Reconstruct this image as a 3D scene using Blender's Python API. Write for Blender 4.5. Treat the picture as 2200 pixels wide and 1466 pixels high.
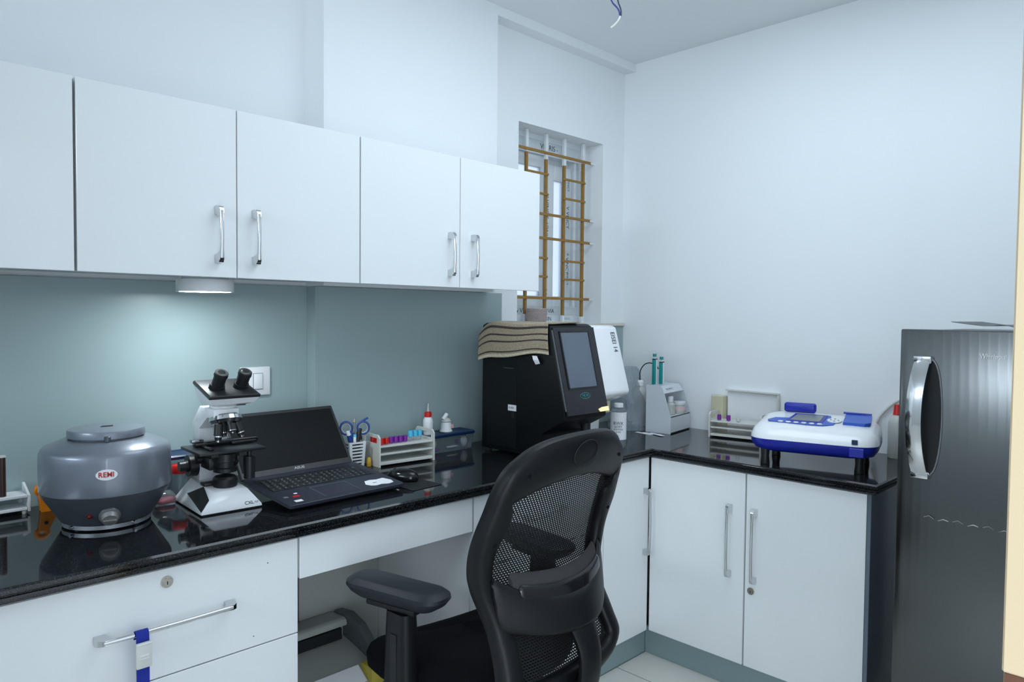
import bpy, bmesh, math, random
from mathutils import Vector, Matrix, Euler
random.seed(7)
PI = math.pi
D = bpy.data
for o in list(D.objects): D.objects.remove(o, do_unlink=True)
SC = bpy.context.scene
COL = SC.collection

# ------------------------------------------------------------------ camera
cam_d = D.cameras.new('camera'); cam = D.objects.new('camera', cam_d); COL.objects.link(cam)
R_right = Vector((0.70790858, -0.70624140, 0.00940892))
R_up = Vector((0.01892093, 0.03227879, 0.99929979))
R_fwd = Vector((0.70605059, 0.70723487, -0.03621318))
m = Matrix((R_right, R_up, -R_fwd)).transposed().to_4x4()
m.translation = Vector((-0.12769, -2.22237, 1.34763))
cam.matrix_world = m
cam_d.sensor_width = 36.0; cam_d.sensor_fit = 'HORIZONTAL'; cam_d.lens = 25.479
cam_d.clip_start = 0.02; cam_d.clip_end = 60
SC.camera = cam

# ------------------------------------------------------------------ world, lamps, exposure
W = D.worlds.new('world'); SC.world = W; W.use_nodes = True
W.node_tree.nodes['Background'].inputs[0].default_value = (0.74, 0.86, 1.0, 1)
W.node_tree.nodes['Background'].inputs[1].default_value = 1.5
vs = SC.view_settings
SC.display_settings.display_device = 'sRGB'
vs.view_transform = 'Standard'; vs.look = 'None'; vs.gamma = 1.0; vs.exposure = 0.0
vs.use_curve_mapping = False

def area(name, loc, rot, sx, sy, power, color):
    l = D.lights.new(name, 'AREA'); l.shape = 'RECTANGLE'; l.size = sx; l.size_y = sy
    l.energy = power; l.color = color
    o = D.objects.new(name, l); COL.objects.link(o); o.location = loc; o.rotation_euler = rot
    return o
LC = (0.77, 0.893, 1.0)
area('ceiling_panel_light', (1.60, -1.30, 2.555), (0, 0, 0), 1.3, 1.1, 15, LC)
area('left_fill_light', (-2.95, -1.15, 2.36), (0, math.radians(-88), 0), 0.36, 1.5, 28, LC)  # unseen fill light, added high on the left to even out the room
area('doorway_light', (-0.95, -3.25, 1.10), (math.radians(92), 0, math.radians(-42)), 1.3, 1.8, 46, LC)

# ------------------------------------------------------------------ materials
def lin(c):
    return tuple((x/12.92 if x <= 0.04045 else ((x+0.055)/1.055)**2.4) for x in c)
def rgb(r, g, b): return lin((r/255, g/255, b/255))
MATS = {}
def mat(name, col, rough=0.5, metal=0.0, spec=0.5, coat=0.0, noise=0.0, nscale=40, bump=0.0, bscale=200,
        trans=0.0, ior=1.45, emit=None, estr=0.0, alpha=1.0, sheen=0.0, aniso=0.0, coat_rough=0.05):
    if name in MATS: return MATS[name]
    M = D.materials.new(name); M.use_nodes = True; nt = M.node_tree; b = nt.nodes['Principled BSDF']
    b.inputs['Base Color'].default_value = (*col, 1); b.inputs['Roughness'].default_value = rough
    b.inputs['Metallic'].default_value = metal; b.inputs['Specular IOR Level'].default_value = spec
    b.inputs['Coat Weight'].default_value = coat; b.inputs['Coat Roughness'].default_value = coat_rough
    b.inputs['Transmission Weight'].default_value = trans
    b.inputs['IOR'].default_value = ior; b.inputs['Alpha'].default_value = alpha
    b.inputs['Sheen Weight'].default_value = sheen
    b.inputs['Anisotropic'].default_value = aniso
    if emit: b.inputs['Emission Color'].default_value = (*emit, 1); b.inputs['Emission Strength'].default_value = estr
    tc = nt.nodes.new('ShaderNodeTexCoord')
    if noise:
        n = nt.nodes.new('ShaderNodeTexNoise'); n.inputs['Scale'].default_value = nscale; n.inputs['Detail'].default_value = 4
        nt.links.new(tc.outputs['Object'], n.inputs['Vector'])
        mr = nt.nodes.new('ShaderNodeMapRange'); mr.inputs[3].default_value = 1-noise; mr.inputs[4].default_value = 1+noise
        nt.links.new(n.outputs['Fac'], mr.inputs[0])
        mx = nt.nodes.new('ShaderNodeMix'); mx.data_type = 'RGBA'; mx.blend_type = 'MULTIPLY'; mx.inputs[0].default_value = 1
        mx.inputs[6].default_value = (*col, 1); nt.links.new(mr.outputs[0], mx.inputs[7]); nt.links.new(mx.outputs[2], b.inputs['Base Color'])
    if bump:
        n = nt.nodes.new('ShaderNodeTexNoise'); n.inputs['Scale'].default_value = bscale; n.inputs['Detail'].default_value = 3
        nt.links.new(tc.outputs['Object'], n.inputs['Vector'])
        bp = nt.nodes.new('ShaderNodeBump'); bp.inputs['Strength'].default_value = bump; bp.inputs['Distance'].default_value = 0.002
        nt.links.new(n.outputs['Fac'], bp.inputs['Height']); nt.links.new(bp.outputs[0], b.inputs['Normal'])
    MATS[name] = M
    return M

m_wall = mat('wall_paint', rgb(240, 243, 245), 0.62, noise=0.012, nscale=3, bump=0.04, bscale=90)
m_ceil = mat('ceiling_paint', rgb(240, 243, 245), 0.75, noise=0.012, nscale=3)
m_lam = mat('white_laminate', rgb(236, 239, 240), 0.13, spec=0.45, noise=0.008, nscale=2)
m_carc = mat('cabinet_carcass', rgb(205, 208, 207), 0.5, noise=0.02, nscale=8)
m_sage = mat('sage_back_painted_glass', rgb(156, 174, 175), 0.30, spec=0.45, noise=0.01, nscale=2)
m_sage2 = mat('sage_plinth', rgb(140, 160, 162), 0.35, noise=0.01, nscale=3)
m_endp = mat('grey_glass_panel', rgb(100, 112, 124), 0.14, spec=0.6, noise=0.02, nscale=3)
m_chrome = mat('chrome', (0.66, 0.67, 0.68), 0.10, metal=1, noise=0.02, nscale=20)
m_chromed = mat('dark_chrome', (0.33, 0.33, 0.34), 0.15, metal=1, noise=0.02, nscale=20)
m_brass = mat('nickel', (0.62, 0.58, 0.52), 0.22, metal=1, noise=0.05, nscale=60)
m_black = mat('black_plastic', (0.012, 0.013, 0.015), 0.38, noise=0.05, nscale=30)
m_blackg = mat('black_gloss', (0.008, 0.008, 0.010), 0.15, noise=0.05, nscale=30)
m_blackm = mat('black_matte', (0.010, 0.011, 0.013), 0.6, noise=0.08, nscale=60)
m_lid = mat('matt_display', (0.007, 0.008, 0.009), 0.5, spec=0.12, noise=0.03, nscale=20)
m_deck = mat('laptop_deck', rgb(44, 46, 58), 0.38, noise=0.04, nscale=60)
m_white = mat('white_plastic', rgb(232, 234, 236), 0.35, noise=0.01, nscale=20)
m_offw = mat('off_white_plastic', rgb(214, 214, 208), 0.42, noise=0.015, nscale=20)
m_beige = mat('beige_plastic', rgb(205, 200, 170), 0.45, noise=0.03, nscale=20)
m_enamel = mat('white_enamel', rgb(238, 240, 242), 0.22, coat=0.3, noise=0.01, nscale=20)
m_silver = mat('silver_paint', rgb(124, 130, 141), 0.34, metal=0.4, coat=0.5, noise=0.03, nscale=400, coat_rough=0.08)
m_dkgrey = mat('dark_grey_paint', rgb(80, 85, 93), 0.35, metal=0.3, coat=0.2, noise=0.04, nscale=300)
m_red = mat('red_plastic', rgb(205, 32, 28), 0.35, noise=0.03, nscale=20)
m_dred = mat('dark_red_tag', rgb(110, 20, 28), 0.5, noise=0.05, nscale=30)
m_purple = mat('purple_cap', rgb(122, 38, 150), 0.4, noise=0.03, nscale=20)
m_cyan = mat('cyan_cap', rgb(80, 190, 225), 0.4, noise=0.03, nscale=20)
m_blue = mat('blue_plastic', rgb(40, 72, 150), 0.32, noise=0.03, nscale=20)
m_navy = mat('navy_lid', rgb(20, 46, 84), 0.30, noise=0.04, nscale=20)
m_royal = mat('royal_blue_band', rgb(28, 42, 160), 0.30, noise=0.03, nscale=20)
m_royal2 = mat('mid_blue_panel', rgb(48, 92, 190), 0.35, noise=0.02, nscale=20)
m_teal = mat('teal_plastic', rgb(10, 140, 140), 0.35, noise=0.02, nscale=20)
m_orange = mat('orange_plastic', rgb(226, 130, 14), 0.4, noise=0.05, nscale=25)
m_yellow = mat('yellow_plastic', rgb(226, 178, 60), 0.4, noise=0.03, nscale=20)
m_strap = mat('blue_webbing', rgb(24, 44, 150), 0.75, noise=0.1, nscale=400, bump=0.5, bscale=900)
m_paper = mat('paper', rgb(232, 232, 236), 0.8, noise=0.02, nscale=30)
m_ppaper = mat('printed_paper', rgb(92, 98, 96), 0.6, noise=0.35, nscale=30)
m_cream = mat('cream_door_paint', rgb(206, 184, 150), 0.5, noise=0.02, nscale=6)
m_brown = mat('brown_wood_edge', rgb(96, 62, 44), 0.55, noise=0.2, nscale=60)
m_gold = mat('ochre_grille_paint', rgb(150, 112, 48), 0.45, noise=0.2, nscale=50)
m_upvc = mat('window_upvc', rgb(222, 228, 232), 0.32, noise=0.05, nscale=14)
m_tape = mat('protective_film', rgb(206, 214, 218), 0.25, noise=0.12, nscale=26)
m_ink = mat('print_ink', (0.02, 0.03, 0.05), 0.5, noise=0.1, nscale=50)
m_inkg = mat('grey_print_ink', rgb(120, 126, 130), 0.5, noise=0.1, nscale=50)
m_inkgreen = mat('green_print_ink', rgb(120, 160, 130), 0.5, noise=0.1, nscale=50)
m_inkb = mat('teal_print_ink', rgb(60, 140, 150), 0.5, noise=0.1, nscale=50)
m_inkr = mat('red_print_ink', rgb(190, 20, 30), 0.5, noise=0.05, nscale=50)
m_basket = mat('woven_basket', rgb(186, 170, 166), 0.85, noise=0.15, nscale=120, bump=0.8, bscale=260)
m_gsteel = mat('grey_button', rgb(150, 150, 148), 0.4, metal=0.4, noise=0.05, nscale=30)
m_lcd = mat('lcd_grey', rgb(128, 132, 132), 0.30, noise=0.03, nscale=15)
m_glassy = mat('dusty_screen_glass', rgb(96, 106, 120), 0.22, spec=0.6, noise=0.12, nscale=9)
m_stone = mat('sill_stone', rgb(214, 210, 196), 0.35, noise=0.05, nscale=20)
m_printer = mat('printer_grey', rgb(176, 178, 172), 0.5, noise=0.03, nscale=10)
m_wire1 = mat('blue_wire', rgb(48, 58, 120), 0.45, noise=0.05, nscale=40)
m_tube = mat('clear_tube_plastic', rgb(226, 230, 226), 0.12, trans=0.75, noise=0.02, nscale=20)
m_clear = mat('clear_plastic', rgb(224, 234, 240), 0.10, trans=0.9, ior=1.3, noise=0.02, nscale=10)
m_milky = mat('milky_plastic', rgb(226, 228, 222), 0.35, trans=0.35, noise=0.02, nscale=10)
m_brownliq = mat('brown_glass', rgb(70, 48, 44), 0.18, trans=0.2, noise=0.05, nscale=20)
m_lampw = mat('lamp_housing', rgb(226, 228, 230), 0.4, noise=0.01, nscale=20)
m_emit = mat('lamp_diffuser', (1, 1, 1), 0.5, emit=(0.86, 0.95, 1.0), estr=52)
m_glow = mat('warm_indicator', rgb(250, 226, 150), 0.4, emit=(1.0, 0.80, 0.38), estr=0.8)
m_chairp = mat('chair_plastic', rgb(14, 15, 18), 0.42, spec=0.35, noise=0.05, nscale=60, bump=0.15, bscale=900)
m_armpad = mat('arm_pad', rgb(27, 30, 38), 0.48, spec=0.4, noise=0.05, nscale=60, bump=0.1, bscale=900)
m_seat = mat('seat_fabric', rgb(10, 11, 15), 0.95, spec=0.15, noise=0.25, nscale=500, bump=0.6, bscale=700)
m_padg = mat('grey_lumbar_fabric', rgb(58, 56, 57), 0.9, noise=0.2, nscale=500, bump=0.5, bscale=700)
m_rubber = mat('rubber', (0.02, 0.02, 0.02), 0.7, noise=0.1, nscale=40)

def granite():
    M = D.materials.new('black_granite'); M.use_nodes = True; nt = M.node_tree; b = nt.nodes['Principled BSDF']
    tc = nt.nodes.new('ShaderNodeTexCoord')
    n = nt.nodes.new('ShaderNodeTexNoise'); n.inputs['Scale'].default_value = 420; n.inputs['Detail'].default_value = 3
    nt.links.new(tc.outputs['Object'], n.inputs['Vector'])
    r = nt.nodes.new('ShaderNodeValToRGB'); e = r.color_ramp.elements
    e[0].position = 0.52; e[0].color = (0.0045, 0.005, 0.006, 1); e[1].position = 0.75; e[1].color = (0.06, 0.065, 0.075, 1)
    nt.links.new(n.outputs['Fac'], r.inputs[0]); nt.links.new(r.outputs[0], b.inputs['Base Color'])
    b.inputs['Roughness'].default_value = 0.055; b.inputs['Specular IOR Level'].default_value = 0.5
    return M
m_gran = granite()

def steel():
    M = D.materials.new('brushed_steel'); M.use_nodes = True; nt = M.node_tree; b = nt.nodes['Principled BSDF']
    tc = nt.nodes.new('ShaderNodeTexCoord'); mp = nt.nodes.new('ShaderNodeMapping'); mp.inputs['Scale'].default_value = (1, 160, 0.6)
    nt.links.new(tc.outputs['Object'], mp.inputs[0])
    n = nt.nodes.new('ShaderNodeTexNoise'); n.inputs['Scale'].default_value = 6; n.inputs['Detail'].default_value = 3
    nt.links.new(mp.outputs[0], n.inputs['Vector'])
    mr = nt.nodes.new('ShaderNodeMapRange'); mr.inputs[3].default_value = 0.20; mr.inputs[4].default_value = 0.25
    nt.links.new(n.outputs['Fac'], mr.inputs[0]); nt.links.new(mr.outputs[0], b.inputs['Roughness'])
    b.inputs['Base Color'].default_value = (0.135, 0.139, 0.141, 1); b.inputs['Metallic'].default_value = 1.0
    return M
m_steel = steel()

def floor_mat():
    M = D.materials.new('floor_tiles'); M.use_nodes = True; nt = M.node_tree; b = nt.nodes['Principled BSDF']
    tc = nt.nodes.new('ShaderNodeTexCoord'); mp = nt.nodes.new('ShaderNodeMapping'); mp.inputs['Location'].default_value = (-0.295, 0.58, 0)
    nt.links.new(tc.outputs['Object'], mp.inputs[0])
    br = nt.nodes.new('ShaderNodeTexBrick'); br.offset = 0; br.squash = 1
    br.inputs['Scale'].default_value = 1; br.inputs['Brick Width'].default_value = 0.6; br.inputs['Row Height'].default_value = 0.6
    br.inputs['Mortar Size'].default_value = 0.002; br.inputs['Mortar Smooth'].default_value = 0.2
    br.inputs['Color1'].default_value = (*rgb(222, 219, 212), 1); br.inputs['Color2'].default_value = (*rgb(216, 214, 207), 1)
    br.inputs['Mortar'].default_value = (*rgb(120, 118, 112), 1)
    nt.links.new(mp.outputs[0], br.inputs['Vector'])
    n = nt.nodes.new('ShaderNodeTexNoise'); n.inputs['Scale'].default_value = 5; n.inputs['Detail'].default_value = 5
    nt.links.new(tc.outputs['Object'], n.inputs['Vector'])
    mr = nt.nodes.new('ShaderNodeMapRange'); mr.inputs[3].default_value = 0.94; mr.inputs[4].default_value = 1.06
    nt.links.new(n.outputs['Fac'], mr.inputs[0])
    mx = nt.nodes.new('ShaderNodeMix'); mx.data_type = 'RGBA'; mx.blend_type = 'MULTIPLY'; mx.inputs[0].default_value = 1
    nt.links.new(br.outputs['Color'], mx.inputs[6]); nt.links.new(mr.outputs[0], mx.inputs[7])
    nt.links.new(mx.outputs[2], b.inputs['Base Color']); b.inputs['Roughness'].default_value = 0.28
    return M
m_floor = floor_mat()

def mesh_fabric(name, px, pz, hole, col):
    """woven netting: staggered slanted holes, laid out in the sheet's own UV metres"""
    M = D.materials.new(name); M.use_nodes = True; nt = M.node_tree; b = nt.nodes['Principled BSDF']
    b.inputs['Base Color'].default_value = (*col, 1); b.inputs['Roughness'].default_value = 0.75
    uv = nt.nodes.new('ShaderNodeUVMap'); sp = nt.nodes.new('ShaderNodeSeparateXYZ'); nt.links.new(uv.outputs[0], sp.inputs[0])
    def math_(op, a, bb=None):
        n = nt.nodes.new('ShaderNodeMath'); n.operation = op
        for i, v in enumerate((a, bb)):
            if v is None: continue
            if isinstance(v, (int, float)): n.inputs[i].default_value = v
            else: nt.links.new(v, n.inputs[i])
        return n.outputs[0]
    row = math_('DIVIDE', sp.outputs[1], pz)
    fl = math_('FLOOR', row); fr = math_('SUBTRACT', math_('SUBTRACT', row, fl), 0.5)
    odd = math_('MULTIPLY', math_('MODULO', fl, 2.0), 0.5)
    cx = math_('ADD', math_('ADD', math_('DIVIDE', sp.outputs[0], px), odd), math_('MULTIPLY', fr, 0.55))
    fx = math_('SUBTRACT', math_('FRACT', cx), 0.5)
    d = math_('ADD', math_('POWER', math_('ABSOLUTE', math_('MULTIPLY', fx, 2/0.78)), 2.0), math_('POWER', math_('ABSOLUTE', math_('MULTIPLY', fr, 2/hole)), 2.0))
    solid = math_('GREATER_THAN', d, 1.0)
    nt.links.new(solid, b.inputs['Alpha'])
    return M
m_net = mesh_fabric('chair_netting', 0.0085, 0.0056, 0.70, (0.005, 0.005, 0.006))

# ------------------------------------------------------------------ mesh helpers
class MB:
    def __init__(s, M=None): s.bm = bmesh.new(); s.M = M or Matrix.Identity(4)
    def v(s, p): return s.bm.verts.new(s.M @ Vector(p))
    def face(s, vs):
        try: return s.bm.faces.new(vs)
        except ValueError: return None
    def box(s, x0, x1, y0, y1, z0, z1, bev=0.0, seg=2):
        vs = [s.v((x, y, z)) for z in (z0, z1) for y in (y0, y1) for x in (x0, x1)]
        F = [s.face([vs[i] for i in f]) for f in ((0,2,3,1),(4,5,7,6),(0,1,5,4),(2,6,7,3),(0,4,6,2),(1,3,7,5))]
        if bev:
            es = set(e for f in F for e in f.edges)
            bmesh.ops.bevel(s.bm, geom=list(es), offset=bev, segments=seg, profile=0.5, affect='EDGES', clamp_overlap=True)
        return s
    def prism(s, pts, a0, a1, axis='x', bev=0.0, seg=2):
        """pts: 2D polygon; axis x -> (y,z), y -> (x,z), z -> (x,y)"""
        def P(p, a): return {'x': (a, p[0], p[1]), 'y': (p[0], a, p[1]), 'z': (p[0], p[1], a)}[axis]
        A = [s.v(P(p, a0)) for p in pts]; B = [s.v(P(p, a1)) for p in pts]; n = len(pts)
        F = [s.face(A[::-1]), s.face(B)] + [s.face([A[i], A[(i+1) % n], B[(i+1) % n], B[i]]) for i in range(n)]
        F = [f for f in F if f]
        bmesh.ops.recalc_face_normals(s.bm, faces=F)
        if bev:
            es = set(e for f in F for e in f.edges)
            bmesh.ops.bevel(s.bm, geom=list(es), offset=bev, segments=seg, profile=0.5, affect='EDGES', clamp_overlap=True)
        return s
    def loft(s, rings, cap=True, closed=True):
        R = [[s.v(p) for p in r] for r in rings]; n = len(R[0]); F = []
        for a, b in zip(R, R[1:]):
            for i in range(n if closed else n-1):
                j = (i+1) % n; F.append(s.face([a[i], a[j], b[j], b[i]]))
        if cap and closed: F += [s.face(R[0][::-1]), s.face(R[-1])]
        bmesh.ops.recalc_face_normals(s.bm, faces=[f for f in F if f])
        return s
    def lathe(s, prof, c=(0, 0, 0), axis='z', seg=40, cap=True):
        rings = []
        for r, h in prof:
            ring = []
            for i in range(seg):
                a = 2*PI*i/seg; x, y = r*math.cos(a), r*math.sin(a)
                p = {'z': (x, y, h), 'x': (h, x, y), 'y': (x, h, y)}[axis]
                ring.append((p[0]+c[0], p[1]+c[1], p[2]+c[2]))
            rings.append(ring)
        return s.loft(rings, cap)
    def cyl(s, p0, p1, r0, r1=None, seg=20):
        r1 = r0 if r1 is None else r1
        p0, p1 = Vector(p0), Vector(p1); d = (p1-p0).normalized()
        a = d.orthogonal().normalized(); b = d.cross(a)
        mk = lambda p, r: [tuple(p + a*r*math.cos(2*PI*i/seg) + b*r*math.sin(2*PI*i/seg)) for i in range(seg)]
        return s.loft([mk(p0, r0), mk(p1, r1)])
    def tube(s, pts, r, seg=10, smooth=0):
        P = [Vector(p) for p in pts]
        for _ in range(smooth):
            Q = [P[0]]
            for a, b in zip(P, P[1:]): Q += [a*0.75+b*0.25, a*0.25+b*0.75]
            Q.append(P[-1]); P = Q
        rings = []; ref = None
        for i, p in enumerate(P):
            t = (P[min(i+1, len(P)-1)] - P[max(i-1, 0)]).normalized()
            if ref is None: ref = t.orthogonal().normalized()
            a = (ref - t*ref.dot(t)).normalized(); ref = a; b = t.cross(a)
            if isinstance(r, (list, tuple)):
                g_ = i/(len(P)-1)*(len(r)-1); k_ = min(int(g_), len(r)-2); rr = r[k_]+(r[k_+1]-r[k_])*(g_-k_)
            else: rr = r
            rings.append([tuple(p + a*rr*math.cos(2*PI*k/seg) + b*rr*math.sin(2*PI*k/seg)) for k in range(seg)])
        return s.loft(rings)
    def plate(s, pts, t):
        """thin slab on a 3D polygon, thickness t along its normal"""
        P = [Vector(p) for p in pts]; n = (P[1]-P[0]).cross(P[2]-P[0]).normalized()
        return s.loft([[tuple(p) for p in P], [tuple(p+n*t) for p in P]])
    def build(s, name, material, parent=None, smooth=35, sub=0):
        me = D.meshes.new(name); s.bm.normal_update(); s.bm.to_mesh(me); s.bm.free()
        me.materials.append(material)
        if smooth:
            for p in me.polygons: p.use_smooth = True
            me.set_sharp_from_angle(angle=math.radians(smooth))
        o = D.objects.new(name, me); COL.objects.link(o)
        if parent: o.parent = parent
        if sub:
            md = o.modifiers.new('subdivision', 'SUBSURF'); md.levels = sub; md.render_levels = sub
        return o

def tag(o, label=None, cat=None, group=None, kind=None):
    if label: o['label'] = label
    if cat: o['category'] = cat
    if group: o['group'] = group
    if kind: o['kind'] = kind
    return o
def thing(name, label, cat, loc=(0, 0, 0), rz=0.0, group=None):
    o = D.objects.new(name, None); COL.objects.link(o); o.empty_display_size = 0.05
    o.location = loc; o.rotation_euler = (0, 0, math.radians(rz))
    return tag(o, label, cat, group)
def struct(name, mb, material, smooth=0):
    return tag(mb.build(name, material, None, smooth), kind='structure')
def copy_tree(o, parent=None):
    c = o.copy(); COL.objects.link(c)
    if parent: c.parent = parent
    for ch in o.children: copy_tree(ch, c)
    return c
def text(name, s, size, material, parent, loc, rot, depth=0.0006, align='LEFT', squeeze=1.0, bold=0.0):
    cu = D.curves.new(name, 'FONT'); cu.body = s; cu.size = size; cu.extrude = depth; cu.align_x = align; cu.align_y = 'CENTER'; cu.offset = bold
    to = D.objects.new(name, cu); COL.objects.link(to)
    dg = bpy.context.evaluated_depsgraph_get(); me = D.meshes.new_from_object(to.evaluated_get(dg))
    D.objects.remove(to, do_unlink=True); me.materials.clear(); me.materials.append(material)
    o = D.objects.new(name, me); COL.objects.link(o); o.parent = parent
    o.location = loc
    if isinstance(rot, Matrix): o.matrix_local = Matrix.Translation(loc) @ rot.to_4x4() @ Matrix.Diagonal((squeeze, 1, 1, 1))
    else: o.rotation_euler = rot; o.scale = (squeeze, 1, 1)
    return o
def basis(x, y):
    x = Vector(x).normalized(); y = Vector(y); y = (y - x*y.dot(x)).normalized(); z = x.cross(y)
    return Matrix((x, y, z)).transposed()
def rrect(w, d, r, n=5, z=0.0, cx=0.0, cy=0.0):
    pts = []
    for sx, sy, a0 in ((1, 1, 0), (-1, 1, 90), (-1, -1, 180), (1, -1, 270)):
        for i in range(n+1):
            a = math.radians(a0 + 90*i/n)
            pts.append((cx + sx*(w/2-r) + r*math.cos(a), cy + sy*(d/2-r) + r*math.sin(a), z))
    return pts

# ------------------------------------------------------------------ room dimensions
XW = 2.819; ZC = 2.574; YF = -2.08; XL = -3.05
YC = -0.610; XR = 2.253; ZT = 0.832
# ------------------------------------------------------------------ setting
struct('floor', MB().box(XL-.1, XW+.12, -4.0, 0.16, -0.1, 0), m_floor)
struct('ceiling', MB().box(XL-.1, XW+.12, YF-.14, 0.16, ZC, ZC+.1), m_ceil)
struct('wall_right', MB().box(XW, XW+.12, YF-.14, 0.16, 0, ZC), m_wall)
struct('wall_left', MB().box(XL-.1, XL, YF-.14, 0.16, 0, ZC), m_wall)
wf = MB(); wf.box(XL, -0.22, YF-.14, YF, 0, ZC); wf.box(0.81, XW, YF-.14, YF, 0, ZC); wf.box(-0.22, 0.81, YF-.14, YF, 2.1, ZC)
struct('wall_front', wf, m_wall)
# back wall: left recess, boxed column and beam, right part with the window opening
WX0, WX1, WZ0, WZ1, YB = 2.075, 2.652, 1.312, 2.168, -0.0443
wb = MB()
wb.box(XL, 1.1125, 0.012, 0.16, 0, ZC)
wb.box(1.1125, WX0, YB, 0.16, 0, ZC)
wb.box(WX0, WX1, YB, 0.16, 0, WZ0); wb.box(WX0, WX1, YB, 0.16, WZ1, ZC)
wb.box(WX1, XW, YB, 0.16, 0, ZC)
wb.box(1.1125, 1.889, -0.107, YB, 1.4375, ZC)
wb.box(1.889, XW, -0.107, YB, 2.536, ZC)
struct('wall_back', wb, m_wall)
# sage glass splash-back panels
sp = MB(); sp.box(-0.9, 1.111, 0.0, 0.0115, ZT, 1.436); struct('trim_1', sp, m_sage)
sp = MB(); sp.box(1.1115, 1.1225, -0.055, 0.0115, ZT, 1.436)
struct('trim_2', sp, m_sage)
sp = MB(); sp.box(1.123, 1.974, -0.055, YB-.0005, ZT, 1.436); sp.box(1.9745, XW-.001, -0.055, YB-.0005, ZT, 1.296); struct('trim_3', sp, m_sage)
# cream stone sill
struct('trim_4', MB().box(1.9755, XW-.002, -0.066, 0.055, 1.297, 1.3115, 0.002, 1), m_stone)

# window: fixed left sash, sliding right sash, protective film still on the frame
win = D.objects.new('window_1', None); COL.objects.link(win); win.location = (WX0, 0.06, WZ0); tag(win, kind='structure')
ww, wh = WX1-WX0, WZ1-WZ0
f = MB()
f.box(0, 0.055, 0, 0.07, 0, wh); f.box(ww-.05, ww, 0, 0.07, 0, wh); f.box(0.055, ww-.05, 0, 0.07, wh-.085, wh); f.box(0.055, ww-.05, 0, 0.07, 0, 0.075)
f.box(0.055, ww-.05, -0.012, 0.0, 0.0, 0.035, 0.002)
f.build('window_frame', m_upvc, win)
s1 = MB()
s1.box(0.055, 0.098, 0.012, 0.045, 0.075, wh-.085, 0.003); s1.box(0.272, 0.318, 0.012, 0.045, 0.075, wh-.085, 0.003)
s1.box(0.098, 0.272, 0.012, 0.045, wh-.14, wh-.085, 0.003); s1.box(0.098, 0.272, 0.012, 0.045, 0.075, 0.125, 0.003)
s1.build('window_sash', m_upvc, win)
s2 = MB()
s2.box(0.318, 0.368, 0.022, 0.055, 0.075, wh-.115, 0.003); s2.box(0.440, 0.495, 0.022, 0.055, 0.075, wh-.115, 0.003)
s2.box(0.368, 0.440, 0.022, 0.055, wh-.185, wh-.115, 0.003); s2.box(0.368, 0.440, 0.022, 0.055, 0.075, 0.125, 0.003)
s2.box(0.499, 0.515, 0.010, 0.055, 0.075, wh-.085); s2.box(0.318, ww-.05, 0.055, 0.060, wh-.115, wh-.085)
s2.build('window_sash', m_upvc, win)
m_pane = mat('frosted_pane', rgb(236, 242, 252), 0.3, trans=0.9, noise=0.05, nscale=3)
MB().box(0.098, 0.272, 0.026, 0.030, 0.125, wh-.14).build('pane', m_pane, win)
MB().box(0.368, 0.440, 0.036, 0.040, 0.125, wh-.185).build('pane', m_pane, win)
fl = MB()
fl.box(0.060, ww-.055, -0.0012, -0.0002, wh-.075, wh-.022)
fl.box(0.284, 0.3175, 0.0106, 0.0116, 0.10, wh-.15)
fl.box(0.446, 0.488, 0.0206, 0.0216, 0.10, wh-.18)
fl.box(ww-.044, ww-.012, -0.0012, -0.0002, 0.04, wh-.12)
fl.box(0.058, ww-.055, -0.0012, -0.0002, 0.037, 0.072); fl.box(0.20, ww-.06, -0.0132, -0.0122, 0.003, 0.033)
fl.build('protective_film', m_tape, win)
RV = basis((0, 0, 1), (-1, 0, 0)); RH = basis((1, 0, 0), (0, 0, 1)); RVd = basis((0, 0, -1), (1, 0, 0))
for (x, y, z, r, s, sz, mm) in (
    (0.309, 0.0104, 0.60, RVd, 'V VINCY', 0.030, m_ink), (0.309, 0.0104, 0.385, RV, 'VINCY', 0.030, m_ink), (0.309, 0.0104, 0.13, RV, '- - ^', 0.030, m_ink),
    (0.467, 0.0204, 0.56, RVd, 'V VINCY', 0.028, m_ink), (0.467, 0.0204, 0.335, RVd, '* VINCY', 0.028, m_ink), (0.470, 0.0204, 0.69, RVd, 'VINCY', 0.02, m_ink),
    (0.470, 0.0204, 0.24, RVd, 'VINCY -', 0.02, m_ink), (ww-.020, -0.0014, 0.43, RV, '* VINCY', 0.026, m_ink), (ww-.020, -0.0014, 0.14, RV, '* VINCY', 0.026, m_ink),
    (0.245, -0.0014, wh-.048, RH, 'VERRIS -', 0.034, m_ink), (0.10, -0.0014, 0.054, RH, 'v VINCY', 0.030, m_ink), (0.235, -0.0014, 0.054, RH, 'VIN', 0.028, m_inkgreen),
    (0.29, -0.0014, 0.054, RH, '* VIA', 0.028, m_ink), (0.245, -0.0134, 0.018, RH, '| GRIN', 0.026, m_ink), (0.39, -0.0134, 0.018, RH, '= ===', 0.024, m_inkg)):
    text('lettering', s, sz, mm, win, (x, y, z), r, 0.0002)
gr = MB()
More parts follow.
